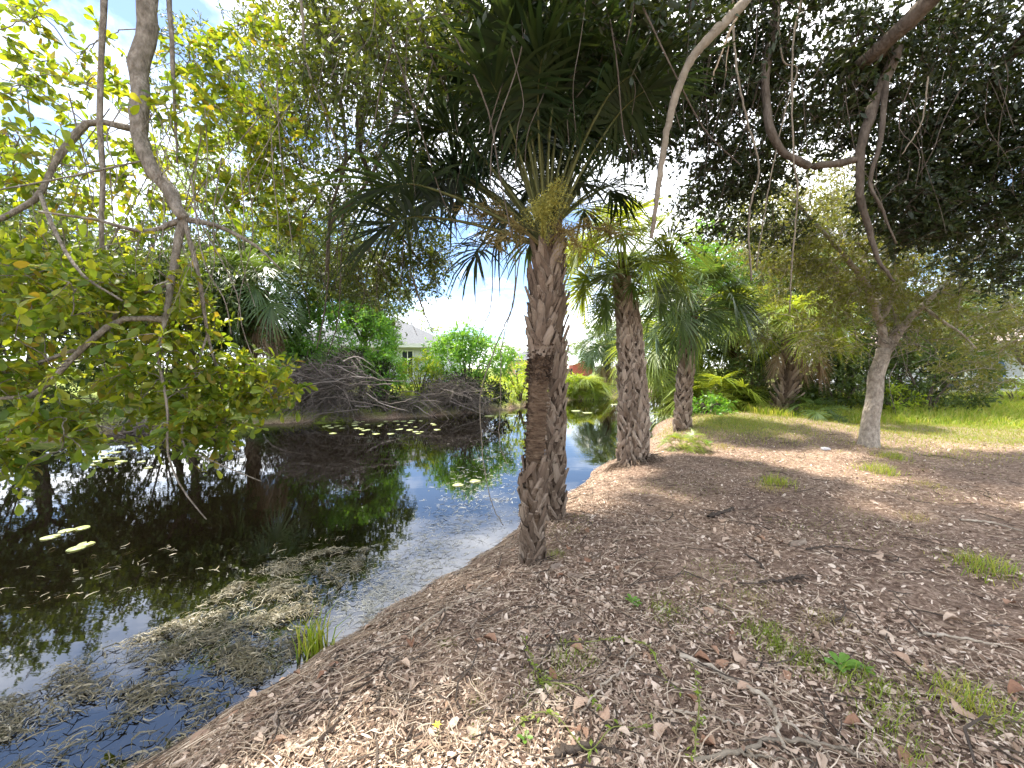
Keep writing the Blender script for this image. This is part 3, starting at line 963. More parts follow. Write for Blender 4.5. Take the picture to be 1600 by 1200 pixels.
vol1 = [
    (P(120, 520, 3.1), (.85, .7, .55), 92), (P(300, 610, 3.4), (.55, .5, .42), 66), (P(410, 600, 3.6), (.26, .3, .26), 26), (P(60, 680, 2.9), (.5, .4, .22), 30),
    (P(300, 690, 3.3), (.24, .3, .18), 14), (P(20, 430, 3.1), (.5, .6, .35), 50), (P(60, 210, 3.4), (.75, .6, .55), 34), (P(330, 240, 3.9), (.6, .6, .7), 40),
    (P(400, 120, 4.2), (.7, .6, .7), 46), (P(250, 460, 3.4), (.5, .5, .4), 38), (P(150, 300, 4.2), (1.0, .5, .7), 30), (P(430, 300, 4.2), (.35, .4, .6), 30), (P(90, 90, 3.7), (.6, .5, .35), 22),
    ((-4.6, -.6, 5.2), (1.0, .8, .6), 20),
]
overhang, _ = tree('overhanging_tree', 'backlit broadleaf tree at left, yellow green leaves drooping over the near water', b1, limbs1, M['bark_pale'], vol1, M['leaf_near'], LEAF_BROAD, .088, .26, 3, 9,
     'trees leaning over the canal', droop=.2, flat=.7, tw_r=.0035, link_r=(.010, .004), single=300, jitter=.55)

# vine-hung tree behind the front palm, its trunk left of centre
b2 = np.array((-3.4, -2.6, hzs(-3.4, -2.6)))
limbs2 = [
    ([b2, b2 + (0, .3, 2), (-2.9, -1, 4.6), (-2.4, 2.0, 6.0), (-1.9, 4.6, 6.3)], .22, .10),
    ([(-1.9, 4.6, 6.3)] + PX((606, -80, 5.6), (590, 20, 5.6), (570, 130, 5.7), (560, 230, 5.8)), .10, .05),
    (PX((480, -90, 5.2), (492, 20, 5.2), (530, 150, 5.2), (540, 250, 5.2), (515, 335, 5.2), (512, 425, 5.2)), .035, .012),
    (PX((640, -60, 5.2), (632, 120, 5.3), (600, 230, 5.3), (560, 305, 5.2), (520, 345, 5.2), (508, 430, 5.2)), .032, .010),
    ([P(560, 230, 5.8)] + PX((600, 330, 6.2), (650, 400, 6.6), (690, 450, 7.0)), .04, .006),
    ([P(560, 230, 5.8)] + PX((500, 300, 6.2), (450, 380, 6.4)), .03, .006),
    ([(-1.9, 4.6, 6.3)] + PX((720, -80, 5.8), (715, 80, 5.8), (735, 230, 5.8)), .09, .04),
]
vol2 = [(P(560, 80, 5.6), (.95, .8, .9), 80), (P(480, 60, 5.2), (.7, .7, .8), 40), (P(600, 300, 6.2), (1.0, .8, .7), 170), (P(560, 420, 6.6), (.9, .8, .5), 140), (P(655, 400, 6.8), (.55, .6, .75), 120),
        (P(690, 120, 6.0), (.8, .8, 1.0), 170), (P(640, 215, 6.0), (.6, .6, .5), 50), (P(640, -120, 5.0), (1.6, 1.2, .7), 60), (P(640, 40, 3.6), (.5, .4, .5), 34), (P(540, 120, 4.4), (.5, .4, .7), 44), (P(710, 60, 3.4), (.4, .35, .4), 26), (P(450, 200, 5.4), (.5, .5, .8), 60), (P(420, 160, 6.6), (1.0, .6, 1.1), 110), (P(330, 130, 7.4), (1.3, .6, 1.3), 110), (P(520, 60, 5.0), (.8, .5, .7), 70), (P(470, 330, 7.0), (.7, .6, .6), 60)]
vinetree, _ = tree('vine_hung_tree', 'dark small leaved tree with drooping branches left of the nearest palm', b2, limbs2, M['bark_dark'], vol2, M['leaf_vine'], LEAF_SMALL, .077, .30, 5, 8,
     'trees leaning over the canal', droop=.5, flat=.9, link_r=(.010, .004), single=0, jitter=.6)

# dark tree overhead at right (its foot stands right of the camera)
b3 = np.array((5.2, -1.2, hzs(5.2, -1.2)))
limbs3 = [
    ([b3, b3 + (0, .2, 1.6), (5.0, -.2, 3.4), (4.7, 1.6, 4.9), (4.3, 3.4, 5.3), (3.9, 4.6, 5.0)], .24, .068),
    ([(3.9, 4.6, 5.0)] + PX((1400, 75, 4.6), (1362, 170, 4.55), (1345, 235, 4.5), (1345, 300, 4.5), (1362, 370, 4.5), (1380, 410, 4.5), (1400, 440, 4.5)), .068, .012),
    (PX((1345, 250, 4.5), (1290, 257, 4.5), (1240, 248, 4.5), (1205, 205, 4.5), (1196, 120, 4.6), (1212, 0, 4.7), (1225, -120, 4.8)), .040, .046),
    (PX((1385, 120, 4.55), (1375, 220, 4.4), (1360, 285, 4.4), (1380, 330, 4.4), (1400, 380, 4.4)), .03, .010),
    ([(4.3, 3.4, 5.3)] + PX((1180, -140, 4.4), (1000, -120, 4.6), (930, -60, 4.8), (926, 60, 4.8), (918, 150, 4.8), (935, 220, 4.8)), .10, .04),
    ([(4.7, 1.6, 4.9)] + PX((1600, 60, 4.4), (1560, 200, 5.2), (1540, 330, 5.8)), .07, .02),
    ([(4.3, 3.4, 5.3)] + PX((1500, 20, 5.0), (1480, 200, 6.0), (1500, 380, 6.5)), .06, .02),
]
vol3 = [(P(1480, 80, 5.0), (1.5, 1.0, .9), 230), (P(1500, 280, 5.4), (1.25, .9, .9), 250), (P(1260, 90, 5.0), (1.0, .8, .9), 150), (P(1130, 130, 5.2), (.7, .7, .9), 110), (P(1120, 260, 5.6), (.6, .6, .55), 50),
        (P(1270, 200, 5.6), (.7, .6, .45), 45), (P(1420, 330, 5.2), (.55, .6, .5), 50), (P(1580, 400, 5.8), (.8, .7, .45), 60), (P(1050, 60, 5.2), (.8, .6, .8), 70), (P(960, 90, 5.4), (.7, .6, .9), 60),
        (P(1300, -120, 4.2), (1.8, 1.2, .6), 70), (P(800, 40, 6.2), (1.3, .5, .8), 150), (P(860, 170, 6.6), (1.0, .5, 1.0), 120), (P(1010, 150, 5.8), (.7, .5, 1.0), 90), (P(1570, 250, 5.0), (.8, .8, 1.1), 120), (P(1180, 260, 5.8), (.7, .5, .5), 60), (P(1110, 330, 6.4), (.7, .5, .4), 34), (P(1200, 360, 6.6), (.6, .5, .35), 26), (P(1450, 180, 5.6), (1.3, .6, 1.0), 120), (P(980, 20, 3.1), (.6, .4, .35), 34), (P(820, -10, 3.0), (.5, .35, .3), 26)]
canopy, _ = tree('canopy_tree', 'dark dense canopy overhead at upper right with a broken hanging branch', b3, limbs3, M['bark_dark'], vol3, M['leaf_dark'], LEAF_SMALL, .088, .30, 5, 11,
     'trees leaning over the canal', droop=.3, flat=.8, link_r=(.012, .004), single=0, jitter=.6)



def hanging_stems(root, regions, mat, r=.006):
    ps = []
    for x0, x1, y0, y1, d0, d1, n in regions:
        for i in range(n):
            px, py, dd = rng.uniform(x0, x1), rng.uniform(y0, (y0 + y1) / 2), rng.uniform(d0, d1)
            L = rng.uniform(.5, 1.6)
            a = P(px, py, dd)
            e = a + np.array((rng.normal(0, .3), rng.normal(0, .2), -L))
            ps.append(smooth_path([a, a * .6 + e * .4 + rng.normal(0, .05, 3), a * .25 + e * .75 + rng.normal(0, .04, 3), e], 12))
    ps = np.array(ps)
    part('hanging_stems', tubes(ps, (r * rng.uniform(.5, 1.6, len(ps)))[:, None] * np.linspace(1, .5, 12)[None], 4, False), M[mat], root, kind='stuff')


hanging_stems(canopy, [(780, 1060, -60, 220, 2.7, 3.3, 12), (1080, 1300, -20, 300, 4.4, 5.6, 60), (1300, 1600, 0, 420, 4.2, 6, 60), (880, 1080, -20, 260, 4.6, 5.6, 60)], 'bark_dark', .005)
hanging_stems(overhang, [(0, 460, 120, 620, 3.0, 4.0, 46), (180, 330, 150, 600, 3.1, 3.6, 30)], 'bark_pale', .0045)
hanging_stems(vinetree, [(520, 800, -60, 260, 2.9, 3.6, 14), (470, 700, -20, 420, 4.8, 6.4, 90), (680, 880, -20, 260, 4.8, 6, 70), (470, 640, 250, 470, 5, 6.2, 30)], 'bark_dark', .005)

# pale trunked tree on the right bank
b4 = xy(P(1356, 706, 7.5))
fork = P(1381, 545, 7.5)
limbs4 = [
    ([b4 - np.array((0, 0, .1)), P(1360, 650, 7.5), P(1371, 590, 7.5), fork], .150, .112),
    ([fork - (0, 0, .1)] + PX((1376, 505, 7.5), (1395, 460, 7.6), (1385, 400, 7.8), (1400, 330, 8)), .08, .02),
    ([fork - (0, 0, .12)] + PX((1408, 516, 7.4), (1440, 478, 7.3), (1490, 430, 7.4), (1540, 390, 7.5)), .085, .02),
    ([P(1376, 505, 7.5)] + PX((1350, 440, 7.3), (1320, 400, 7.2), (1270, 345, 7.1), (1225, 300, 7.0)), .06, .02),
    ([P(1376, 505, 7.5)] + PX((1370, 440, 8.2), (1330, 380, 8.8), (1300, 320, 9.2)), .07, .02),
    ([P(1440, 478, 7.3)] + PX((1470, 500, 7.0), (1500, 520, 6.9), (1530, 550, 6.8)), .035, .008),
    ([P(1440, 478, 7.3)] + PX((1480, 450, 8.0), (1560, 460, 8.6)), .05, .01),
]
vol4 = [(P(1310, 420, 7.4), (1.3, 1.2, .8), 180), (P(1420, 420, 7.6), (1.3, 1.2, .9), 180), (P(1230, 360, 7.4), (1.0, .9, .8), 130), (P(1290, 520, 7.8), (.8, .7, .6), 50), (P(1500, 500, 7.2), (1.1, 1.0, .7), 85),
        (P(1570, 520, 7.6), (.8, 1, .6), 45), (P(1330, 300, 8.2), (1.3, 1.1, .7), 70), (P(1240, 290, 8.2), (.9, .9, .6), 40), (P(1520, 580, 7.4), (.6, .8, .35), 24), (P(1190, 520, 9.4), (.5, .6, .6), 24), (P(1450, 300, 8.5), (1.4, 1, .8), 60)]
tr4, _ = tree('oak_tree', 'small tree with a pale grey forked trunk on the right bank', b4, limbs4, M['bark_oak'], vol4, M['leaf_oak'], LEAF_SMALL, .066, .34, 6, 12,
              'trees on the right bank', droop=.35, flat=.7, link_r=(.016, .005), sides=14)
# bare hanging twigs at the fork
tw = []
for i in range(26):
    s_ = fork + rng.normal(0, .16, 3) * (1.4, 1, 1.2) + (.1, -.15, .25)
    tw.append(smooth_path([s_, s_ + rng.normal(0, .15, 3) + (0, -.06, -.15), s_ + rng.normal(0, .22, 3) + (0, -.1, -.4)], 8))
part('bare_twig', tubes(np.array(tw), np.tile(np.linspace(.010, .004, 8), (26, 1)), 4), M['bark_pale'], tr4, kind='stuff')


def bg_tree(name, label, base, H, rx, rz, mat, group, n=60, lsize=.16, tpl=LEAF_SMALL, rad=.7, nt=5, nl=12, bark='bark_dark', spread=.75, droop=.2, lobes=5, low=.35, cat='tree', tr=.16):
    base = np.array(base, float)
    limbs = [([base - (0, 0, .1), base + (.1 * rx, 0, H * low), base + (rng.normal(0, .15) * rx, 0, H * .8)], tr, tr * .3)]
    vols = [(base + (0, 0, H - rz * .95), (rx * .7, rx * .7, rz * .95), n // 3)]
    for k in range(lobes):
        a = k * 2 * math.pi / lobes + rng.uniform(0, 1)
        c = base + np.array((math.cos(a) * rx * spread, math.sin(a) * rx * spread, H - rz * rng.uniform(.7, 1.6)))
        limbs.append(([base + (0, 0, H * low), (base + (0, 0, H * low)) * .5 + c * .5 + (0, 0, .2), c], tr * .5, tr * .12))
        vols.append((c, (rx * .5, rx * .5, rz * .6), (n * 2 // 3) // lobes))
    return tree(name, label, base, limbs, M[bark], vols, M[mat], tpl, lsize, rad, nt, nl, group, droop=droop, tw_r=0, link_r=(.03, .01), cat=cat, sides=8, maxlink=30)


BL = 'trees behind the far bank'
for lab, x, y, H, rx, rz, mt in (
        ('tall spreading tree on the far bank at the left edge of the picture', -19, 15.5, 9.5, 3.4, 2.8, 'leaf_bg'),
        ('broad tree on the far bank behind the left overhanging leaves', -14.2, 16.5, 8.2, 3.0, 2.6, 'leaf_bg'),
        ('tall dark tree rising behind the shaggy palm across the water', -10.2, 20.5, 10.5, 3.2, 3.0, 'leaf_bg'),
        ('slender tree on the far bank between the shaggy palm and the white house', -7.4, 19.5, 7.4, 2.2, 2.2, 'leaf_bg'),
        ('dense low tree on the far bank half hidden by the left overhanging leaves', -12.0, 14.6, 6.4, 2.3, 2.4, 'leaf_bg'),
        ('dense low tree on the far bank at the far left', -16.4, 13.6, 6.8, 2.5, 2.5, 'leaf_bg'),
        ('dense tree behind the left far bank between the tall ones', -21.5, 13.4, 7.5, 2.8, 2.6, 'leaf_bg'),
        ('tall feathery tree at upper left with open top', -15.5, 23, 14.5, 3.2, 3.6, 'leaf_far')):
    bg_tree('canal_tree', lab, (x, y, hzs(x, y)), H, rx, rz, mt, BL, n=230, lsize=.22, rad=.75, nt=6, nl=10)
BR = 'trees behind the right bank'
for lab, x, y, H, rx, rz, mt in (
        ('dense dark tree in the thicket behind the leaning shaggy palm', 9.4, 15.2, 6.0, 2.3, 2.0, 'leaf_bg'),
        ('broad tree behind the pale trunk on the right', 13.0, 15.5, 6.6, 2.8, 2.3, 'leaf_bg'),
        ('tree in the thicket directly behind the slender palm', 8.4, 18.2, 8.6, 2.5, 2.8, 'leaf_bush'),
        ('tall leafy tree rising above the thicket right of the slender palm', 11.2, 18.6, 10.2, 2.7, 3.0, 'leaf_oak'),
        ('tall leafy tree rising above the thicket behind the pale forked trunk', 16.0, 19.5, 10.0, 3.0, 3.0, 'leaf_oak'),
        ('tall tree at the back right above the pale house', 24.5, 19.0, 8.5, 2.8, 2.6, 'leaf_bg'),
        ('tree at the right end of the thicket before the pale house', 17.8, 16.5, 5.4, 2.4, 1.9, 'leaf_bg')):
    bg_tree('thicket_tree', lab, (x, y, hzs(x, y)), H, rx, rz, mt, BR, n=250, lsize=.175, rad=.62, nt=6, nl=11, low=.2)
for lab, x, y, H, rx, rz in (
        ('round bright tree far beyond the bend left of the slender palm', 14.2, 40, 7.6, 2.6, 2.6), ('tall pale tree far beyond the far palm', 10.0, 42, 8.0, 2.4, 3.2), ('low pale tree behind the red shed', 7.2, 58, 5.8, 2.8, 2.2),
        ('far pale tree right of the red shed on the skyline', 16, 60, 7.4, 4.4, 2.8), ('pale tree beside the orange house', -1.0, 62, 5.4, 2.8, 2.0), ('pale round tree far behind the white house', -12.5, 50, 8.6, 3.6, 2.6),
        ('far tree on the skyline right of the slender palm', 24, 52, 9, 4.4, 3.4), ('far tree on the skyline behind the thicket', 34, 50, 9, 4.8, 3.4)):
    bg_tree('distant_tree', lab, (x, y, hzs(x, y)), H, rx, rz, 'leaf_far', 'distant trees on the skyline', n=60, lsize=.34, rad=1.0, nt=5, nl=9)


def bush(label, c, r, n, mat, lsize=.12, rad=.4, nt=5, nl=8, group='bushes', tpl=LEAF_SMALL, name='bush'):
    c = np.array(c, float)
    base = np.array((c[0], c[1], hzs(c[0], c[1])))
    limbs = []
    for k in range(7):
        a = k * .9
        e = base + np.array((math.cos(a) * r[0] * .6, math.sin(a) * r[1] * .6, (c[2] - base[2]) + r[2] * .5 * rng.uniform(.3, 1)))
        limbs.append(([base + rng.normal(0, .08, 3) * (1, 1, 0), base * .5 + e * .5 + (0, 0, .15), e], .04, .01))
    p = ellipsoid_pts(c, r, n, .35)
    p[:, 2] = np.maximum(p[:, 2], base[2] + .08)
    root = thing(name, label, 'bush', base, group)
    gs, paths = [], []
    for ctrl, r0, r1 in limbs:
        q, g = limb(ctrl, r0, r1, 10, 5)
        gs.append(g); paths.append(q)
    cp, cr_ = connect(p, paths, .012, .004, maxlink=20)
    gs.append(tubes(cp, cr_, 3, False))
    part('stem', join(*gs), M['bark_dark'], root)
    _, lv = spray(p, rad, nt, nl, lsize * 1.1, .1, .9, .5)
    part('foliage', leaves(tpl, *lv), M[mat], root, kind='stuff')
    return root


FB = 'bushes on the far bank'
bush('large bright green bush mounding over dead brush left of the white house', P(530, 535, 17.4), (2.7, 1.5, 1.7), 400, 'leaf_bush', .14, .45, group=FB, nt=6)
bush('green bush right of the white house above grey brush', P(732, 562, 19.2), (2.3, 1.4, 1.3), 250, 'leaf_bush', .15, .5, group=FB)
bush('upright leafy tip of the bush right of the white house', P(728, 535, 19.2), (1.0, .8, 1.0), 70, 'leaf_bush', .15, .45, group=FB)
bush('leafy green shoots hanging over the front of the large brush heap', P(470, 560, 16.0), (1.1, .5, .8), 60, 'leaf_bush', .13, .4, group=FB)
bush('green shoots over the right end of the large brush heap', P(600, 580, 16.3), (.9, .5, .8), 56, 'leaf_bush', .13, .4, group=FB)
bush('lime green bush between the two brush heaps', P(655, 588, 18.4), (1.1, .8, 1.1), 80, 'leaf_lime', .13, .35, group=FB)
bush('lime green bush left of the nearest palm at the far water edge', P(812, 592, 21.5), (1.3, 1.2, 1.1), 60, 'leaf_lime', .15, .4, group=FB)
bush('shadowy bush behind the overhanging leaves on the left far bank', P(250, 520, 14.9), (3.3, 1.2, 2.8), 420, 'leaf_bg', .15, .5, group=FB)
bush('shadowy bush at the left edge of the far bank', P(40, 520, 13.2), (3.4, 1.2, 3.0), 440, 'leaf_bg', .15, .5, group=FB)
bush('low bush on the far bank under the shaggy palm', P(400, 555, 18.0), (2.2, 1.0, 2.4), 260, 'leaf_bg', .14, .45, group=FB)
bush('small lime bush right of the round palmetto clump', P(880, 600, 25.6), (1.0, 1.0, .7), 34, 'leaf_lime', .16, .4, group=FB)
bush('added dark foliage standing in for shade behind the large brush heap', P(515, 600, 16.5), (2.9, .6, 1.6), 300, 'leaf_dark', .14, .45, group=FB)  # dark leaves added where the brush zone lies in shadow
bush('added dark foliage standing in for shade behind the smaller brush heap', P(725, 618, 18.7), (2.2, .6, 1.0), 190, 'leaf_dark', .14, .4, group=FB)  # same dark filler, shade under the smaller heap given as foliage
RB = 'bushes on the right bank'
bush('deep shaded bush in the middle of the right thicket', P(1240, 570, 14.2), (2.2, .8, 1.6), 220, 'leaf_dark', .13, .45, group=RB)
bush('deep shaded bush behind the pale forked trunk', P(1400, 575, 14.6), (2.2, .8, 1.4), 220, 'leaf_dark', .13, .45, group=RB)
bush('dark bush under the thicket right of the leaning shaggy palm', P(1310, 600, 13.2), (1.6, 1.0, 1.1), 190, 'leaf_bg', .12, .4, group=RB)
bush('dark bush under the thicket right of the pale trunk', P(1450, 590, 13.0), (2.2, 1.0, 1.3), 230, 'leaf_bg', .12, .4, group=RB)
bush('dark leafy bush left of the leaning shaggy palm', P(1170, 600, 12.8), (.9, .8, 1.0), 130, 'leaf_bg', .11, .35, group=RB)
bush('yellow green bush at the right edge before the pale house', P(1585, 622, 14.5), (1.2, 1.0, .62), 60, 'leaf_lime', .12, .35, group=RB)
bush('yellow green shrub at the foot of the thicket right of the pale trunk', P(1395, 625, 12.6), (.7, .6, .5), 36, 'leaf_lime', .11, .3, group=RB)
bush('low weedy bush at the foot of the slender palm', P(1105, 645, 11.6), (.7, .6, .5), 34, 'leaf_bush', .10, .3, group=RB)


# ------------------------------------------------------------------ dead brush heaps on the far bank
def brush(label, c, r, n, big=6):
    c = np.array(c, float)
    base = np.array((c[0], c[1], WL))
    root = thing('brush_heap', label, 'brush heap', base, 'dead brush heaps on the far bank')
    r = np.array(r)
    kc = np.concatenate([[c], ellipsoid_pts(c, r * (.8, .5, .7), 9)])
    s_ = kc[rng.integers(0, 10, n)] + rand_unit(n) * rng.random((n, 1)) ** .5 * r * (.42, .7, .5)
    s_[:, 2] = np.maximum(s_[:, 2], WL + .02)
    d = nrm(rng.normal(size=(n, 3)) * (1, .6, .55) + np.array((0, -.35, -.15)))
    L = rng.uniform(.3, 1.0, n) * rng.choice([.7, 1, 1.9], n)
    f = np.linspace(0, 1, 6)[None, :, None]
    pts = s_[:, None] + d[:, None] * (L[:, None, None] * f) + rng.normal(0, .05, (n, 6, 3)) * f
    pts[..., 2] -= (rng.uniform(.0, .5, n) * L)[:, None] * f[..., 0] ** 2
    pts[..., 2] = np.maximum(pts[..., 2], WL - .05)
    part('twigs', tubes(pts, rng.uniform(.005, .013, n)[:, None] * np.linspace(1, .4, 6)[None], 3, False), M['twig_grey'], root, kind='stuff')
    for i in range(big):
        a = c + rng.normal(0, .5, 3) * r * (1, .4, .6) + (0, -r[1] * .7, 0)
        e = a + np.array((rng.choice([-1, 1]) * rng.uniform(.8, 1.8), -rng.uniform(.1, .5), rng.uniform(-.7, .3)))
        e[2] = max(e[2], WL)
        _, g = limb([a, (a + e) / 2 + rng.normal(0, .12, 3), e], .028, .008, 12, 5, .015)
        part('branch', g, M['twig_grey'], root)


brush('large grey brush heap under the bright bush across the water', P(520, 600, 15.5), (2.7, .8, 1.5), 2000, 34)
brush('grey brush heap under the bush right of the white house', P(722, 618, 17.7), (1.8, .7, .95), 1000, 18)
brush('small pinkish brush heap between the two larger heaps', P(640, 630, 16.8), (1.0, .5, .7), 420, 8)
brush('low brush along the far waterline below the left leaves', P(220, 668, 12.6), (3.0, .6, .35), 500, 6)

# ------------------------------------------------------------------ buildings


def box(x0, x1, y0, y1, z0, z1):
    V = np.array([(x, y, z) for z in (z0, z1) for y in (y0, y1) for x in (x0, x1)], float)
    F = np.array([(0, 2, 3, 1), (4, 5, 7, 6), (0, 1, 5, 4), (2, 6, 7, 3), (0, 4, 6, 2), (1, 3, 7, 5)])
    return V, [F]


def hip(x0, x1, y0, y1, z0, z1, ridge, th=.16):
    """hip roof with a fascia edge"""
    ym = (y0 + y1) / 2
    V = np.array([(x0, y0, z0), (x1, y0, z0), (x1, y1, z0), (x0, y1, z0), (x0, y0, z0 + th), (x1, y0, z0 + th), (x1, y1, z0 + th), (x0, y1, z0 + th), (x0 + ridge, ym, z1), (x1 - ridge, ym, z1)], float)
    return V, [np.array([(5, 6, 9), (7, 4, 8)]), np.array([(3, 2, 1, 0), (0, 1, 5, 4), (1, 2, 6, 5), (2, 3, 7, 6), (3, 0, 4, 7), (4, 5, 9, 8), (6, 7, 8, 9)])]


def gable(x0, x1, y0, y1, z0, z1, th=.1):
    xm = (x0 + x1) / 2
    V = np.array([(x0, y0, z0), (xm, y0, z1), (x1, y0, z0), (x0, y1, z0), (xm, y1, z1), (x1, y1, z0), (x0, y0, z0 + th), (xm, y0, z1 + th), (x1, y0, z0 + th), (x0, y1, z0 + th), (xm, y1, z1 + th), (x1, y1, z0 + th)], float)
    return V, [np.array([(0, 3, 4, 1), (1, 4, 5, 2), (6, 7, 10, 9), (7, 8, 11, 10), (0, 1, 7, 6), (1, 2, 8, 7), (3, 9, 10, 4), (4, 10, 11, 5), (0, 6, 9, 3), (2, 5, 11, 8)])]


def window(root, x0, x1, z0, z1, y, n=2, frame='trim'):
    w = part('window', join(box(x0 - .07, x0, y - .06, y + .02, z0 - .07, z1 + .07), box(x1, x1 + .07, y - .06, y + .02, z0 - .07, z1 + .07), box(x0, x1, y - .06, y + .02, z1, z1 + .07), box(x0, x1, y - .08, y + .02, z0 - .07, z0),
                            *[box(x0 + (x1 - x0) * k / n - .025, x0 + (x1 - x0) * k / n + .025, y - .05, y, z0, z1) for k in range(1, n)]), M[frame], root, smooth=False)
    for k in range(n):
        a, b = x0 + (x1 - x0) * k / n, x0 + (x1 - x0) * (k + 1) / n
        part('pane', box(a + .026 * (k > 0), b - .026 * (k < n - 1), y - .03, y - .005, z0 + .002, z1 - .002), M['glass'], w, smooth=False)


h1x0, h1x1, h1y0, h1y1 = -17.0, -4.7, 27.5, 37
hg = hzs(-8, 28)
house = thing('white_house', 'white bungalow with a grey hip roof across the water', 'house', ((h1x0 + h1x1) / 2, h1y0, hg))
part('wall', box(h1x0, h1x1, h1y0, h1y1, hg - .3, 3.05), M['white_wall'], house, smooth=False)
rf = part('roof', hip(h1x0 - .5, h1x1 + .5, h1y0 - .5, h1y1 + .5, 3.06, 5.4, 4.6), M['shingle'], house, smooth=False)
part('fascia', box(h1x0 - .53, h1x1 + .53, h1y0 - .55, h1y0 - .503, 3.0, 3.26), M['trim'], rf, smooth=False)
part('gutter', box(h1x1 + .503, h1x1 + .55, h1y0 - .5, h1y1 + .5, 3.0, 3.26), M['trim'], rf, smooth=False)
wx = P(637, 560, h1y0)[0]
window(house, wx - .35, wx + .35, 1.05, 2.75, h1y0)
window(house, -12.6, -11.2, 1.2, 2.6, h1y0)
cx = P(668, 575, 25.5)[0]
cz = hzs(cx, 25.5)
chr_ = thing('patio_railing', 'dark metal railing beside the white house wall', 'railing', (cx, 25.5, cz))
for k in range(2):
    part('post', box(cx - .5 + k, cx - .44 + k, 25.5, 25.56, cz, 1.5), M['dark_paint'], chr_, smooth=False)
for k in range(3):
    part('rail', box(cx - .44, cx + .5, 25.51, 25.55, .75 + .3 * k, .8 + .3 * k), M['dark_paint'], chr_, smooth=False)

y = 58
ox = P(812, 560, y)[0]
og = hzs(ox, y)
oh = thing('orange_house', 'distant orange house with a grey brown roof left of the nearest palm', 'house', (ox, y, og))
part('wall', box(ox - 1.8, ox + 4.8, y, y + 8, og - .2, 2.6), M['orange_wall'], oh, smooth=False)
part('roof', hip(ox - 2.2, ox + 5.2, y - .4, y + 8.4, 2.61, 4.2, 3), M['shingle'], oh, smooth=False)
window(oh, ox - .6, ox + .4, .9, 2.1, y)

y = 46
rx_ = P(912, 572, y)[0]
rg = hzs(rx_, y)
sh = thing('red_shed', 'small red shed with a pale metal roof beyond the bend', 'shed', (rx_, y, rg))
part('wall', box(rx_ - 1.25, rx_ + 1.1, y, y + 3.2, rg - .2, 1.95), M['red_wall'], sh, smooth=False)
part('roof', gable(rx_ - 1.4, rx_ + 1.25, y - .15, y + 3.35, 1.96, 2.45), M['tin'], sh, smooth=False)
part('gable_end', (np.array([(rx_ - 1.25, y, 1.951), (rx_ + 1.1, y, 1.951), (rx_ - .075, y, 2.40), (rx_ - 1.25, y + .05, 1.951), (rx_ + 1.1, y + .05, 1.951), (rx_ - .075, y + .05, 2.40)]), [np.array([(0, 1, 2), (5, 4, 3)]), np.array([(0, 3, 4, 1), (1, 4, 5, 2), (2, 5, 3, 0)])]), M['red_wall'], sh, smooth=False)
part('door', box(rx_ - .5, rx_ + .35, y - .04, y - .002, rg, 1.75), M['red_wall'], sh, smooth=False)
gx_ = rx_ + 2.0
gs_ = thing('garden_locker', 'pale green garden locker right of the red shed', 'locker', (gx_, y, rg))
part('body', box(gx_ - .45, gx_ + .4, y + .3, y + 1.4, rg - .1, 1.75), M['green_paint'], gs_, smooth=False)
part('lid', box(gx_ - .5, gx_ + .45, y + .25, y + 1.45, 1.752, 1.85), M['trim'], gs_, smooth=False)
fx = rx_ - 2.0
fn = thing('dark_fence', 'short dark fence left of the red shed', 'fence', (fx, y, rg))
for k in range(6):
    part('slat', box(fx - .9 + k * .28, fx - .66 + k * .28, y + .2, y + .24, rg - .1, 1.55), M['dark_paint'], fn, smooth=False)
part('rail', box(fx - .9, fx + .74, y + .245, y + .29, 1.2, 1.3), M['dark_paint'], fn, smooth=False)

# pale house on the right
y = 22.0
hx0, hx1 = 23.6, 37
hg = hzs(26, y)
h2 = thing('lanai_house', 'pale house with a screened porch behind the grass at right', 'house', (28, y, hg))
part('wall', box(hx0, hx1, y + 2.6, y + 9, hg - .2, 2.9), M['white_wall'], h2, smooth=False)
part('roof', hip(hx0 - .5, hx1 + .5, y - .5, y + 9.5, 2.91, 5.0, 4), M['tan_roof'], h2, smooth=False)
for k in range(9):
    xk = hx0 + .1 + k * 1.55
    part('post', box(xk, xk + .14, y, y + .14, hg - .2, 2.905), M['trim'], h2, smooth=False)
part('rail', box(hx0 + .1, hx1 - .2, y + .03, y + .10, 1.0, 1.1), M['trim'], h2, smooth=False)
part('porch_floor', box(hx0, hx1, y - .05, y + 2.595, hg - .2, hg + .12), M['stone'], h2, smooth=False)
th_ = np.linspace(0, math.pi, 10)
wxc = P(1558, 600, y + 2.5)[0]
arch = np.concatenate([[(wxc - .5, y + 2.52, .5), (wxc + .5, y + 2.52, .5)], np.stack([wxc + .5 * np.cos(th_), np.full(10, y + 2.52), 1.6 + .5 * np.sin(th_)], 1)])
A2 = arch + (0, .07, 0)
F_side = np.array([(i, (i + 1) % 12, 12 + (i + 1) % 12, 12 + i) for i in range(12)])
part('arched_door', (np.concatenate([arch, A2]), [F_side, np.array([tuple(range(12))])]), M['blue_paint'], h2, smooth=False)
window(h2, wxc + 2.2, wxc + 3.8, .8, 2.3, y + 2.6)
window(h2, wxc - 3.0, wxc - 1.6, .3, 2.3, y + 2.6, 2, 'dark_paint')

# ------------------------------------------------------------------ hanging vines


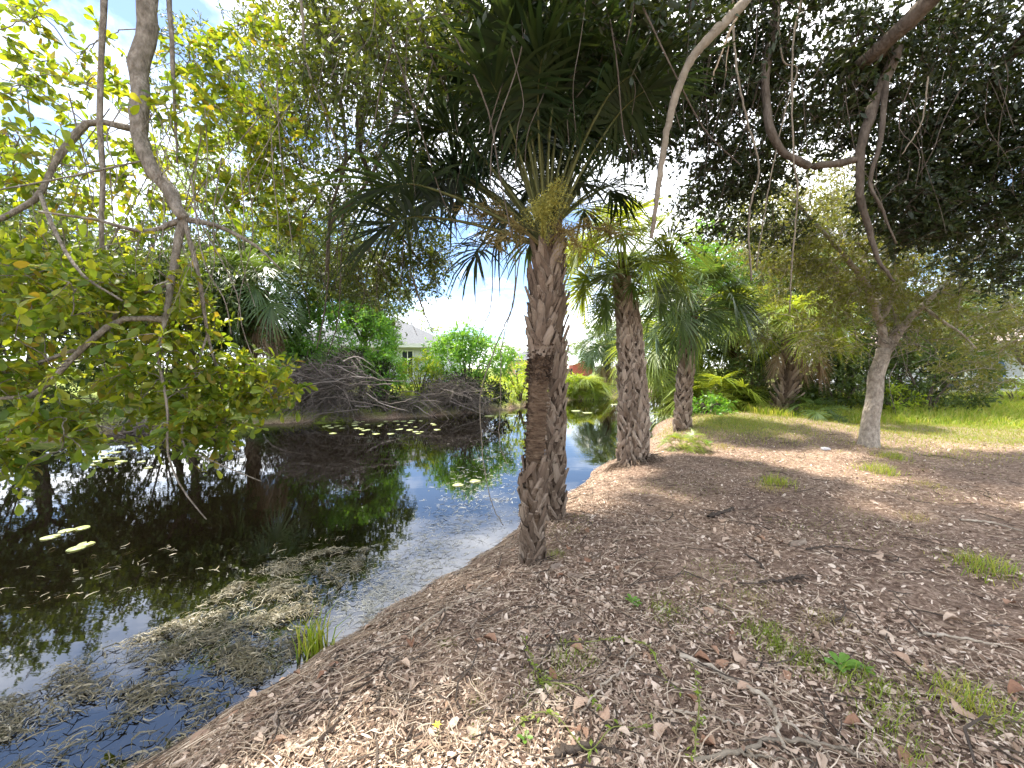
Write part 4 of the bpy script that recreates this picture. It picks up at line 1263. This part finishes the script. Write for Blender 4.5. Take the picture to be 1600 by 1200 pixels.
def vine(label, pts, r0, r1, mat='vine', name='hanging_vine', wob=.003, cat='vine', side=(), n=None):
    c = [P(*p) for p in pts]
    root = thing(name, label, cat, c[-1], 'vines and lianas hanging from the trees')
    p, g = limb(c, r0, r1, n or max(20, len(pts) * 8), 6, wob)
    part('stem', g, M[mat], root)
    for sd in side:
        _, g = limb([P(*q) for q in sd], r1, r1 * .5, 12, 4, wob * .6)
        part('side_shoot', g, M[mat], root)
    return root


vine('thick pale liana slanting down from the top right of the nearest palm', [(1230, -90, 2.9), (1165, 0, 2.85), (1112, 55, 2.8), (1076, 100, 2.8), (1050, 170, 2.8), (1034, 250, 2.8), (1025, 320, 2.8), (1018, 372, 2.85)], .042, .012, 'vine', 'liana', .002)
vine('twisting pale vine left of the curved dark limb', [(1145, 0, 4.4), (1150, 100, 4.4), (1168, 190, 4.4), (1186, 262, 4.4), (1170, 340, 4.4), (1174, 440, 4.4)], .012, .009)
vine('long straight vine hanging past the curved dark limb', [(1252, 0, 4.3), (1238, 80, 4.3), (1240, 240, 4.3), (1246, 300, 4.3), (1238, 400, 4.3), (1234, 490, 4.3)], .010, .007)
vine('dark vine looping beside the long straight vine', [(1215, -20, 4.5), (1222, 90, 4.5), (1245, 110, 4.5), (1225, 180, 4.5), (1200, 300, 4.5), (1182, 420, 4.5)], .010, .006)
vine('thin bare vine dangling to the water left of the nearest palm', [(812, 400, 4.2), (800, 480, 4.3), (775, 540, 4.3), (752, 610, 4.3), (752, 680, 4.3), (758, 740, 4.3), (770, 790, 4.3), (787, 822, 4.3)], .0075, .005, wob=.003)
vine('thin bare vine ending in a side hook just left of the nearest palm', [(806, 400, 4.4), (802, 470, 4.4), (784, 540, 4.4), (782, 620, 4.4), (780, 690, 4.4), (795, 730, 4.4)], .0065, .004, wob=.003)
vine('dangling twig against the blue sky over the white house', [(640, 420, 6.5), (655, 465, 6.5), (664, 492, 6.5), (677, 520, 6.5)], .02, .008, wob=.01)
vine('forked thin twig against the sky above the green bush', [(770, 395, 5), (768, 470, 5), (758, 505, 5), (745, 530, 5)], .008, .004, wob=.003, side=[[(758, 505, 5), (757, 495, 5), (756, 485, 5)]])
vine('straight dark vine dropping below the drooping branch left of centre', [(516, 340, 5.3), (512, 440, 5.3), (505, 500, 5.3), (495, 545, 5.3)], .012, .008, 'bark_dark')
vine('second dark vine left of centre reaching the bright bush', [(536, 330, 5.4), (532, 440, 5.4), (528, 500, 5.4), (512, 555, 5.4)], .010, .006, 'bark_dark')
vine('fine vine hanging from the top beside the dark tree', [(648, 100, 5.0), (648, 230, 5.0), (644, 330, 5.0), (640, 440, 5.0)], .006, .004)
vine('bare vine curling in the upper centre left of the palm crown', [(690, 0, 4.6), (700, 130, 4.6), (690, 210, 4.6), (640, 240, 4.6)], .010, .006)
vine('short vine with curled end under the upper left foliage', [(470, -10, 4.4), (480, 100, 4.4), (510, 180, 4.4), (535, 250, 4.4)], .016, .010)
vine('kinked bare vine in the dark canopy at far right', [(1450, 120, 4.2), (1440, 190, 4.2), (1410, 240, 4.2)], .008, .005)
vine('brown split palm stalk hanging at top centre right', [(1172, -20, 3.9), (1140, 50, 3.9), (1112, 125, 3.9)], .014, .006, 'petiole_dead', 'palm_stalk', cat='stalk', side=[[(1140, 50, 3.9), (1136, 90, 3.9), (1134, 120, 3.9)]])

# ------------------------------------------------------------------ ground cover


def normal_at(x, y):
    e = .03
    gx_ = (hz(x + e, y) - hz(x - e, y)) / (2 * e); gy_ = (hz(x, y + e) - hz(x, y - e)) / (2 * e)
    return nrm(np.stack([-gx_, -gy_, np.ones_like(gx_)], 1))


def scatter_land(n, dmin=.8, dmax=14, power=1.0, amax=1.35):
    """random land points on the camera's bank, density falling with distance"""
    th = rng.uniform(-.98, .95, n * 2)
    d = dmin * (dmax / dmin) ** (rng.random(n * 2) ** power)
    x, y = np.tan(th) * d, d
    b, far = bank(x, y)
    k = (b > .0) & ~far
    return x[k][:n], y[k][:n]


CHIP = (np.array([(0, -.42, 0), (.45, -.5, .12), (1, -.16, 0), (.93, .26, .02), (.52, .5, .15), (.04, .34, 0)]), [np.array([(0, 1, 4, 5), (1, 2, 3, 4)])])


def chips(n, lmin, lmax, asp, **kw):
    x, y = scatter_land(n, **kw)
    lm_ = lawn_mask(x, y)
    pn = np.sin(2.6 * x + 1.1 * y + .4) * np.sin(2.1 * y - 1.4 * x) + .6 * np.sin(6.3 * x - 2.2 * y) * np.sin(5.1 * y + 1.0) + .4 * np.sin(13 * x + 3 * y) * np.sin(11 * y)
    k = (rng.random(len(x)) > lm_ * .8) & (rng.random(len(x)) < np.clip(.68 + .5 * pn, .28, 1))
    x, y = x[k], y[k]
    n = len(x)
    nn = normal_at(x, y)
    up = nrm(nn + rng.normal(0, .38, (n, 3)))
    d = rand_unit(n); d = nrm(d - up * (d * up).sum(1, keepdims=True))
    L = lmin * (lmax / lmin) ** rng.random(n)
    pos = np.stack([x, y, hz(x, y) + rng.uniform(.004, .022, n)], 1) - d * L[:, None] * .5
    T, F = CHIP
    side = np.cross(up, d)
    a = (asp * rng.uniform(.5, 1.4, n))[:, None, None]
    V = pos[:, None] + L[:, None, None] * (T[None, :, 0:1] * d[:, None] + a * T[None, :, 1:2] * side[:, None] + T[None, :, 2:3] * rng.uniform(-.6, 1.6, n)[:, None, None] * a * up[:, None])
    Fs = [(F[0][None] + (np.arange(n) * 6)[:, None, None]).reshape(-1, 4)]
    return V.reshape(-1, 3), Fs


litter = part('leaf_litter', join(chips(118000, .011, .036, .42, dmin=.9, dmax=11), chips(9000, .03, .06, .45, dmin=.9, dmax=9)), M['litter'], None, smooth=False, kind='stuff')
litter['label'] = 'brown leaf litter and wood chips covering the bank'
litter['category'] = 'leaf litter'


def straws(n, lmin, lmax, rad, near_edge=False, **kw):
    x, y = scatter_land(n, **kw)
    if near_edge:
        b, _ = bank(x, y)
        k = rng.random(len(x)) < np.exp(-np.maximum(b - .1, 0) / .55)
        x, y = x[k], y[k]
    k = rng.random(len(x)) > lawn_mask(x, y) * .7
    x, y = x[k], y[k]
    n = len(x)
    a = rng.uniform(0, 2 * np.pi, n)
    L = lmin * (lmax / lmin) ** rng.random(n)
    f = np.linspace(-.5, .5, 4)
    cv = rng.normal(0, .18, n)
    X = x[:, None] + np.cos(a)[:, None] * L[:, None] * f - np.sin(a)[:, None] * (cv * L)[:, None] * (f ** 2 * 4)
    Y = y[:, None] + np.sin(a)[:, None] * L[:, None] * f + np.cos(a)[:, None] * (cv * L)[:, None] * (f ** 2 * 4)
    Z = np.maximum(hz(X.ravel(), Y.ravel()).reshape(X.shape), WL) + rng.uniform(.008, .03, n)[:, None] + rng.uniform(0, .12, n)[:, None] * L[:, None] * (f + .5)
    pts = np.stack([X, Y, Z], -1)
    r = rad * rng.uniform(.5, 1.3, n)[:, None] * np.array([.8, 1, .9, .5])[None]
    return tubes(pts, r, 3, False)


straw = part('straw_litter', join(straws(22000, .06, .26, .0022, True, dmin=1.0, dmax=10), straws(6500, .05, .18, .0022, False, dmin=.9, dmax=9)), M['straw'], None, smooth=False, kind='stuff')
straw['label'] = 'pale dry straw and palm fibres matted along the bank'
straw['category'] = 'straw'
twl = part('twig_litter', straws(520, .1, .45, .005, False, dmin=.9, dmax=9), M['stick_dark'], None, smooth=False, kind='stuff')
twl['label'] = 'small dark twigs strewn over the mulch'
twl['category'] = 'twigs'


def blades(x, y, h, w, lean=.5, z=None):
    n = len(x)
    a = rng.uniform(0, 2 * np.pi, n)
    dr = np.stack([np.cos(a), np.sin(a), np.zeros(n)], 1)
    sd = np.stack([-np.sin(a + 1.0), np.cos(a + 1.0), np.zeros(n)], 1)
    h = np.broadcast_to(h, (n,)) * rng.uniform(.55, 1.2, n)
    b = np.stack([x, y, hz(x, y) - .01 if z is None else z], 1)
    le = lean * rng.uniform(.2, 1.3, n)
    ms = b + (np.array((0, 0, .62)) + dr * (le * .28)[:, None]) * h[:, None]
    tp = b + (np.array((0, 0, 1.0)) - np.array((0, 0, .35)) * (le ** 2)[:, None] + dr * le[:, None]) * h[:, None]
    V = np.stack([b - sd * w, b + sd * w, ms + sd * w * .8, ms - sd * w * .8, tp], 1).reshape(-1, 3)
    k = np.arange(n)[:, None] * 5
    return V, [k + np.array([[3, 2, 4]]), k + np.array([[0, 1, 2, 3]])]


def lawn_pts(n, x0, x1, y0, y1, pw=1.0, far=False):
    x = rng.uniform(x0, x1, n); y = rng.uniform(y0, y1, n)
    b, f = bank(x, y)
    k = (rng.random(n) < lawn_mask(x, y) ** pw) & (b > .15) & (f == far)
    return x[k], y[k]


x, y = lawn_pts(46000, 3.6, 14, 5.5, 12.5, 1.1)
lw = part('lawn_grass', blades(x, y, .075, .0045, .8), M['grass_dry'], None, kind='stuff')
x, y = lawn_pts(46000, 3.4, 13, 6.5, 12.5, 1.6)
cg = part('crest_grass', blades(x, y, .085, .004, .9), M['grass'], None, kind='stuff')
cg['label'] = 'fresh green grass over the crest of the bank'; cg['category'] = 'grass'
lw['label'] = 'thin short yellowing grass on the right bank'; lw['category'] = 'grass'
x = rng.uniform(6.8, 26, 46000); y = rng.uniform(9.6, 19, 46000)
k = (y > 10.6 - .06 * (x - 8) + .35 * np.sin(1.3 * x)) & (y < 19)
x, y = x[k], y[k]
hgt = np.clip(.12 + .13 * (y - 10.2), .1, .55)
tg = part('tall_grass', blades(x, y, hgt, .011, .6), M['grass_bright'], None, kind='stuff')
tg['label'] = 'tall bright green grass in front of the right thicket'; tg['category'] = 'grass'
x, y = lawn_pts(24000, -16, 20, 15, 46, 1, True)
fg = part('far_lawn_grass', blades(x, y, .22, .02, .6), M['grass_bright'], None, kind='stuff')
fg['label'] = 'bright grass on the far bank around the houses'; fg['category'] = 'grass'


x, y = scatter_land(34000, dmin=1.1, dmax=9)
pn = np.sin(2.3 * x + 1.7 * y) + np.sin(3.1 * y - 1.9 * x + 2) + .8 * np.sin(6.5 * x + .5) * np.sin(5.7 * y) + .25 * (x - 1.2)
b_, _ = bank(x, y)
k = (pn > 1.15) & (b_ > .7) & (x > -.2)
sg = part('sparse_grass', blades(x[k], y[k], .045, .0014, 1.2), M['grass'], None, kind='stuff')
sg['label'] = 'sparse thin green grass sprouting through the mulch'; sg['category'] = 'grass'


def tuft_mesh(n, r, h, w, mat, lean=.9):
    x, y = rng.normal(0, r * .62, n), rng.normal(0, r * .62, n)
    h = h * np.exp(-((x * x + y * y) / (r * r)) * .5)
    V, F = blades(x, y, h, w, lean, z=np.zeros(n))
    return mk_mesh('grass_tuft', V, F, mat)


TUFT = [tuft_mesh(130, .12, .085, .0016, M['grass'], 1.1), tuft_mesh(230, .13, .12, .0017, M['grass_bright'], 1.1), tuft_mesh(110, .11, .07, .0016, M['grass_dry'], 1.1)]
tufts = [
    (1540, 893, 1, 1.25, 'bright grass tuft near the right edge on open mulch'), (1512, 1105, 1, 1.0, 'pale green grass tuft in the lower right corner'), (1370, 738, 1, 1.5, 'round grass tuft in front of the pale forked trunk'),
    (1392, 716, 1, 1.2, 'small grass tuft right of the pale forked trunk base'), (1215, 757, 1, 1.3, 'lone grass tuft on the mulch left of the pale trunk'), (1200, 765, 2, 1.2, 'dry grass tuft beside the lone tuft on the mulch'),
    (1215, 1005, 0, 1.0, 'grass tuft in the middle of the green foreground streak'), (1190, 985, 0, .8, 'upper left tuft of the green foreground streak'), (1235, 1020, 0, .9, 'grass tuft above the broad leaved weed'),
    (1270, 1040, 0, .8, 'grass tuft left of the broad leaved weed'), (1345, 1075, 0, 1.1, 'grass tuft right of the broad leaved weed'), (1375, 1100, 0, 1.0, 'darker tuft below the broad leaved weed'),
    (1295, 978, 2, 1.0, 'yellowish tuft above the green foreground streak'), (1045, 960, 0, .9, 'grass tuft right of the blue green seedling'), (1180, 940, 2, .8, 'thin yellow tuft on mulch above the foreground streak'),
    (1430, 810, 2, 1.0, 'dry tuft on the sunny mulch at right'), (900, 1040, 0, 1.0, 'weedy tuft among creeping vines right of the near palm'), (860, 1080, 0, .9, 'weedy tuft at the left end of the creeping vines'),
    (1130, 700, 2, 1.6, 'dry tuft on the mound above the woven palms'), (1450, 760, 2, 1.2, 'faint dry tuft on the mulch beyond the pale trunk'), (700, 1010, 0, .45, 'tiny green sprout on the straw above the water'),
    (870, 870, 0, .7, 'yellowish sprouts at the foot of the two nearest palms'), (1405, 1170, 0, 1.0, 'grass tuft near the bottom right edge'),
]
for px, py, kd, sc, lab in tufts:
    g_ = G(px, py)
    o = thing('grass_tuft', lab, 'grass tuft', (g_[0], g_[1], hzs(g_[0], g_[1]) - .01), 'grass tufts on the mulch')
    link('blades', TUFT[kd], o, Matrix.Rotation(random.uniform(0, 6), 4, 'Z') @ Matrix.Scale(sc * 1.25, 4))['kind'] = 'stuff'

# rush tuft at the water's edge
g_ = G(492, 1022)
n = 70
x, y = g_[0] + rng.normal(0, .05, n), g_[1] + rng.normal(0, .05, n)
tag(part('rush_tuft', blades(x, y, .30, .006, .45, z=np.full(n, WL - .02)), M['grass_bright'], None), 'tall bright rush tuft growing at the near water edge', 'rushes')


def weed(px, py, n, size, label, mat='weed', up=.5):
    g_ = G(px, py)
    b = np.array((g_[0], g_[1], hzs(g_[0], g_[1])))
    root = thing('weed', label, 'weed', b, 'small weeds on the mulch')
    lm = mk_mesh('leaf', LEAF_BROAD[0], LEAF_BROAD[1], M[mat])
    for i in range(n):
        a = i * 2.4 + random.uniform(-.3, .3)
        s = size * random.uniform(.7, 1.2)
        Mx = Matrix.Translation((0, 0, .012 + .004 * i)) @ Matrix.Rotation(a, 4, 'Z') @ Matrix.Rotation(-random.uniform(.15, .9) * up * 1.4, 4, 'Y') @ Matrix.Scale(s, 4)
        link('leaf', lm, root, Mx)
    _, g = limb([b - (0, 0, .01), b + (0, 0, .03), b + (.002, 0, .05)], .004, .003, 5, 5)
    part('stem', g, M['petiole'], root)


weed(1312, 1052, 9, .085, 'broad leaved green weed in the lower right foreground')
weed(988, 948, 9, .06, 'blue green seedling on the mulch below the near palms')
weed(1350, 1055, 6, .05, 'small flat weed right of the broad leaved weed')
weed(1105, 695, 8, .11, 'low green weed on the bank right of the palmetto seedling')
weed(1075, 650, 8, .14, 'leafy weed behind the slender palm base')
weed(820, 1165, 6, .035, 'tiny weed on the mulch near the bottom edge')
# yellow flower
g_ = G(683, 1160)
b = np.array((g_[0], g_[1], hzs(g_[0], g_[1])))
fl = thing('wildflower', 'tiny yellow wildflower on the mulch near the bottom edge', 'flower', b)
_, g = limb([b, b + (.004, 0, .04), b + (0, 0, .075)], .002, .0015, 6, 4)
part('stem', g, M['petiole'], fl)
pm = mk_mesh('petal', LEAF_MID[0], LEAF_MID[1], M['yellow_petal'])
for i in range(6):
    link('petal', pm, fl, Matrix.Translation((0, 0, .075)) @ Matrix.Rotation(i * 1.047, 4, 'Z') @ Matrix.Rotation(-.3, 4, 'Y') @ Matrix.Scale(.022, 4))


# ------------------------------------------------------------------ fallen branches and sticks
def ground_stick(label, pts, r0, r1, mat, group='sticks and branches on the mulch', name='fallen_branch', side=(), lift=.012, n=26, wob=.006, hump=0):
    def lay(pp):
        q = np.array([G(*p) for p in pp])
        c = smooth_path(np.column_stack([q[:, 0], q[:, 1], np.zeros(len(q))]), n)
        t_ = np.linspace(0, 1, n)
        c[:, 2] = np.maximum(hz(c[:, 0], c[:, 1]), WL) + lift + r0 * .6 + hump * np.sin(t_ * math.pi)
        return c + rng.normal(0, wob, c.shape) * (1, 1, .5)
    p = lay(pts)
    root = thing(name, label, 'branch', p[0], group)
    part('stem', tubes(p[None], (np.linspace(r0, r1, n) * (1 + rng.normal(0, .09, n)))[None], 7), M[mat], root)
    for sd in side:
        q = lay(sd)
        part('side_branch', tubes(q[None], np.linspace(r1 * 1.1, r1 * .5, n)[None], 5), M[mat], root)


ground_stick('pale crooked fallen branch lying in the lower centre foreground', [(1062, 1030), (1110, 1050), (1160, 1080), (1200, 1100), (1212, 1130), (1222, 1165), (1228, 1185)], .014, .006, 'stick', side=[[(1222, 1130), (1250, 1150), (1275, 1170), (1298, 1194)]])
ground_stick('greenish bent branch along the bottom edge', [(1080, 1196), (1150, 1185), (1200, 1166), (1260, 1168), (1320, 1180), (1350, 1198)], .011, .006, 'vine', side=[[(1150, 1185), (1190, 1192), (1270, 1196)]])
ground_stick('straight pale stick on the mulch at right', [(1432, 996), (1480, 1000), (1556, 1014)], .009, .006, 'stick')
ground_stick('dark rotten log piece near the bottom edge left of centre', [(868, 1188), (900, 1178), (940, 1180), (970, 1190)], .017, .009, 'stick_dark')
ground_stick('dark rotten stick on the mid mulch right of the near palms', [(1105, 812), (1125, 805), (1146, 797)], .022, .012, 'stick_dark')
ground_stick('dark forked stick on the mulch above the foreground streak', [(1185, 915), (1225, 912), (1255, 920)], .010, .012, 'stick_dark', side=[[(1225, 912), (1245, 905), (1262, 908)]])
ground_stick('short dark stick left of the dark forked stick', [(1165, 870), (1182, 880), (1192, 892)], .010, .006, 'stick_dark')
ground_stick('pale dry stick among straw near the bottom left of the bank', [(452, 1180), (500, 1160), (530, 1130), (545, 1110)], .010, .005, 'stick')
ground_stick('long thin grey stick on the straw beside the near water', [(520, 1060), (560, 1030), (620, 1000), (680, 975)], .007, .004, 'stick')
ground_stick('bleached palm stalk on the slope left of the nearest palm', [(640, 1000), (690, 960), (740, 930), (770, 905)], .010, .006, 'stick')
ground_stick('short grey stick poking from the straw at the water edge', [(505, 1065), (520, 1050), (528, 1030)], .010, .007, 'stick_dark')
ground_stick('thin curved twig across the lower centre mulch', [(1050, 1115), (1090, 1122), (1130, 1132), (1155, 1140)], .006, .004, 'stick')
ground_stick('thin twig rising past the foreground vines', [(905, 1125), (940, 1090), (970, 1060), (993, 1025)], .006, .004, 'stick', hump=.03)
ground_stick('sun bleached stick on the upper right mulch', [(1260, 862), (1310, 858), (1370, 866)], .008, .005, 'stick_dark')
ground_stick('thin bleached stick near the right edge', [(1500, 815), (1550, 820), (1596, 832)], .010, .006, 'stick')
# creeping green vines in the foreground
for lab, pts in (('creeping green vine curling right of the near palm base', [(880, 1010), (930, 1015), (970, 1005), (1010, 1020), (1030, 1055), (1060, 1090)]),
                 ('creeping vine arching along the bottom left of the mulch', [(800, 1150), (840, 1130), (880, 1140), (920, 1190), (960, 1150), (1020, 1148)]),
                 ('upright thin vine crossing the lower centre mulch', [(1085, 1198), (1088, 1150), (1092, 1110), (1086, 1060)]),
                 ('creeping vine with small leaves left of the weedy tufts', [(815, 1000), (830, 1040), (850, 1075), (905, 1090), (940, 1120)])):
    q = np.array([G(*p) for p in pts])
    c = smooth_path(np.column_stack([q[:, 0], q[:, 1], np.zeros(len(q))]), 30)
    c[:, 2] = hz(c[:, 0], c[:, 1]) + .02 + .025 * np.abs(np.sin(np.linspace(0, 7, 30)))
    root = thing('creeping_vine', lab, 'vine', c[0], 'creeping vines on the mulch')
    part('stem', tubes(c[None], np.full((1, 30), .003), 4), M['petiole'], root)
    n = 46
    k = rng.integers(0, 30, n)
    part('foliage', leaves(LEAF_MID, c[k] + rng.normal(0, .008, (n, 3)), rng.normal(0, 1, (n, 3)) * (1, 1, .3), np.array((0, 0, 1.0)) + rng.normal(0, .3, (n, 3)), rng.uniform(.015, .04, n)), M['grass'], root, kind='stuff')

# larger dead leaves and bark pieces
DL = [mk_mesh('dead_leaf', LEAF_BROAD[0] * (1, 1.15, s), LEAF_BROAD[1], M['dead_leaf']) for s in (2.5, -3, 4)]
x, y = scatter_land(160, dmin=1.2, dmax=4.6)
for i in range(len(x)):
    o = link('dead_leaf', DL[i % 3], None, Matrix.Translation((x[i], y[i], hzs(x[i], y[i]) + .022)) @ Matrix.Rotation(random.uniform(0, 6.3), 4, 'Z') @ Matrix.Rotation(random.uniform(-.3, .3), 4, 'Y') @ Matrix.Rotation(random.uniform(-.4, .4), 4, 'X') @ Matrix.Scale(random.uniform(.05, .10), 4))
    tag(o, 'curled tan dead leaf lying on the brown mulch', 'dead leaf', 'larger dead leaves on the mulch')
for px, py, ang, L, lab in ((890, 982, .1, .16, 'long pale bark flake on the mulch below the near palms'), (888, 1003, .3, .12, 'grey bark flake below the long pale flake'), (868, 890, .6, .14, 'pale palm boot piece at the foot of the nearest palm'),
                            (510, 1160, .9, .11, 'broad tan palm scrap on the straw at bottom left'), (640, 1160, 1.2, .08, 'small tan palm scrap on the lower bank'), (895, 905, -.3, .13, 'white bark chunk right of the nearest palm foot'),
                            (610, 1045, .8, .10, 'bleached palm scrap on the straw slope'), (1245, 855, .1, .2, 'split grey bark piece on the mid mulch'), (740, 985, 1, .1, 'tan husk on the slope left of the nearest palm'), (930, 875, .4, .12, 'reddish bark scrap right of the two nearest palms')):
    g_ = G(px, py)
    o = link('bark_piece', BOOTS['slab', 1][int(px) % 5], None, Matrix.Translation((g_[0], g_[1], hzs(g_[0], g_[1]) + .025)) @ Matrix.Rotation(ang, 4, 'Z') @ Matrix.Rotation(1.5, 4, 'Y') @ Matrix.Rotation(random.uniform(-.2, .2), 4, 'Z') @ Matrix.Scale(L / .27, 4))
    tag(o, lab, 'bark piece', 'bark pieces on the mulch')
# frayed root skirt of the woven pair
n = 150
a = rng.uniform(0, 2 * np.pi, n)
c0 = (np.array(bC) + np.array(bD)) / 2
s_ = np.stack([c0[0] + np.cos(a) * .3 + rng.normal(0, .04, n), c0[1] + np.sin(a) * .2, np.zeros(n)], 1)
e_ = s_ + np.stack([np.cos(a), np.sin(a), np.zeros(n)], 1) * rng.uniform(.04, .28, n)[:, None]
s_[:, 2] = hz(s_[:, 0], s_[:, 1]) + rng.uniform(.0, .12, n); e_[:, 2] = hz(e_[:, 0], e_[:, 1]) + .01
mdl = (s_ + e_) / 2 + np.array((0, 0, .05))
rk = part('root_straw', tubes(np.stack([s_, mdl, e_], 1), np.tile(np.array([.008, .007, .003]), (n, 1)), 3, False), M['boot'], None, kind='stuff')
rk['label'] = 'frayed straw skirt around the feet of the woven palm pair'; rk['category'] = 'straw'
# white pebble litter near the pale trunk
g_ = G(1290, 703)
st = []
for k in range(4):
    V = nrm(rng.normal(size=(1, 3)))
vv = rand_unit(26) * (.10, .06, .035) * rng.uniform(.85, 1.1, (26, 1))
import bmesh
bm = bmesh.new()
for v in vv:
    bm.verts.new(v)
bmesh.ops.convex_hull(bm, input=bm.verts)
me = bpy.data.meshes.new('stone'); bm.to_mesh(me); bm.free(); me.materials.append(M['stone'])
o = link('stone', me, None, Matrix.Translation((g_[0], g_[1], hzs(g_[0], g_[1]) + .02)))
tag(o, 'small pale stone lying left of the pale forked trunk', 'stone')


# ------------------------------------------------------------------ on the water
def pad_mesh(seed):
    r = np.random.default_rng(abs(seed) + 1000)
    n = 16
    th = np.linspace(.22, 2 * math.pi - .22, n)
    rr = 1 + .05 * np.sin(3 * th + seed) + r.normal(0, .015, n)
    top = np.stack([np.cos(th) * rr, np.sin(th) * rr * .94, .03 * np.sin(2 * th + seed) + .03], 1)
    V = np.concatenate([[(.12, 0, .02)], top, top - (0, 0, .05)])
    tri = np.array([(0, i, i + 1) for i in range(1, n)])
    q = np.array([(i, i + n, i + n + 1, i + 1) for i in range(1, n)])
    return mk_mesh('lily_pad', V, [tri, q], M['pad'])


PADS = [pad_mesh(s) for s in range(4)]


def W(px, py):
    a = P(px, py, 1.0)
    k = (CAMZ - WL) / (CAMZ - a[2])
    return np.array((a[0] * k, k, WL))


def pad(px, py, r, lab, grp):
    p = W(px, py)
    o = link('lily_pad', random.choice(PADS), None, Matrix.Translation((p[0], p[1], WL + .006)) @ Matrix.Rotation(random.uniform(0, 6.28), 4, 'Z') @ Matrix.Diagonal((r, r, .10, 1)))
    tag(o, lab, 'lily pad', grp)


NP = 'near lily pads at left'
pad(78, 840, .085, 'leftmost pad of the near lily pad cluster', NP)
pad(104, 830, .075, 'middle lily pad of the near cluster, its pads overlapping', NP)
pad(126, 826, .085, 'lily pad at the right end of the near cluster', NP)
pad(118, 858, .08, 'front lily pad of the near cluster, nearest the camera', NP)
pad(134, 851, .08, 'lily pad touching the front pad of the near cluster', NP)
for i in range(42):
    px = rng.uniform(508, 690); py = 656 + rng.uniform(0, 1) ** 1.2 * 22 + (690 - px) * .02
    pad(px, py, rng.uniform(.06, .12), 'small pale lily pad floating before the far brush heaps', 'far lily pads')
for i in range(18):
    px = rng.uniform(130, 235); py = rng.uniform(694, 732)
    pad(px, py, rng.uniform(.07, .12), 'lily pad floating below the overhanging leaves at left', 'left lily pads')
for px, py in ((742, 752), (716, 758)):
    pad(px, py, .10, 'lily pad floating in the open reflection left of the nearest palm', 'open water lily pads')
for px, py in ((960, 632), (900, 642), (918, 645), (1035, 651), (800, 648), (765, 650)):
    pad(px, py, .22, 'lily pad far off at the bend of the canal', 'bend lily pads')


# floating weed mat along the near bank
def mat_pts(n):
    poly = np.array([W(*p)[:2] for p in ((575, 858), (520, 858), (460, 870), (400, 890), (340, 930), (270, 975), (180, 1010), (100, 1040), (40, 1085), (-80, 1110), (-150, 1230), (120, 1260), (260, 1190), (330, 1120), (420, 1060), (470, 1020), (500, 960), (560, 900))])
    lo, hi = poly.min(0), poly.max(0)
    p = rng.uniform(lo, hi, (n * 4, 2))
    ins = np.zeros(len(p), bool)
    j = len(poly) - 1
    for i in range(len(poly)):
        a, b = poly[i], poly[j]
        c = ((a[1] > p[:, 1]) != (b[1] > p[:, 1])) & (p[:, 0] < (b[0] - a[0]) * (p[:, 1] - a[1]) / (b[1] - a[1] + 1e-12) + a[0])
        ins ^= c; j = i
    hole = .5 + .5 * np.sin(7 * p[:, 0] + 3 * np.sin(5 * p[:, 1])) * np.sin(6 * p[:, 1] + 2 * np.sin(4 * p[:, 0]))
    ins &= rng.random(len(p)) < .03 + .97 * hole ** 2.2
    return p[ins][:n]


def ribbons(p, lmin, lmax, w, zr, jitter=.5, ang0=.6):
    n = len(p)
    a = ang0 + rng.normal(0, jitter, n) + np.pi * rng.integers(0, 2, n)
    L = rng.uniform(lmin, lmax, n)
    f = np.array([-.5, -.17, .17, .5])
    cv = rng.normal(0, .35, n)
    dx_, dy_ = np.cos(a), np.sin(a)
    off = (cv * L)[:, None] * (np.sin((f + .5) * np.pi * rng.uniform(.8, 1.9, n)[:, None]))
    X = p[:, :1] + dx_[:, None] * L[:, None] * f - dy_[:, None] * off
    Y = p[:, 1:] + dy_[:, None] * L[:, None] * f + dx_[:, None] * off
    Z = WL + rng.uniform(.002, zr, n)[:, None] + rng.uniform(0, zr * 1.2, n)[:, None] * np.sin((f + .5) * np.pi)[None]
    c = np.stack([X, Y, Z], -1)
    sd = np.stack([-dy_, dx_, rng.normal(0, .5, n)], 1)
    ww = (w * rng.uniform(.5, 1.3, n))[:, None, None] * np.array([.5, 1, 1, .3])[None, :, None]
    V = np.concatenate([c + sd[:, None] * ww, c - sd[:, None] * ww], 1).reshape(-1, 3)
    k = np.arange(n)[:, None] * 8
    return V, [np.concatenate([k + np.array([[j, j + 1, j + 5, j + 4]]) for j in range(3)])]


p = mat_pts(7200)
wmt = part('floating_weed', ribbons(p, .03, .13, .0030, .022, 1.0), M['mat'], None, kind='stuff')
wmt['label'] = 'matted olive water weed floating along the near bank'; wmt['category'] = 'water weed'
q = rng.uniform(0, 1, (2600, 2))
pw_ = np.array([W(560 + 260 * a + rng.normal(0, 25), 985 - 190 * a - 120 * b * (.4 + a) + rng.normal(0, 10))[:2] for a, b in q])
b_, _ = bank(pw_[:, 0], pw_[:, 1])
sc_ = part('pale_weed_film', ribbons(pw_[b_ < 0], .03, .12, .0022, .004, 1.0), M['scum'], None, kind='stuff')
sc_['label'] = 'thin pale weed strands on bright water left of the nearest palm'; sc_['category'] = 'water weed'
q = rng.uniform(0, 1, (60, 2))
pw_ = np.array([W(-20 + 560 * a, 860 + 130 * b * (1 - a) - 20 * a)[:2] for a, b in q])
fl_ = part('drifting_debris', ribbons(pw_, .04, .14, .004, .01, .8), M['mat'], None, kind='stuff')
fl_['label'] = 'scattered drifting stems on the dark water at left'; fl_['category'] = 'debris'
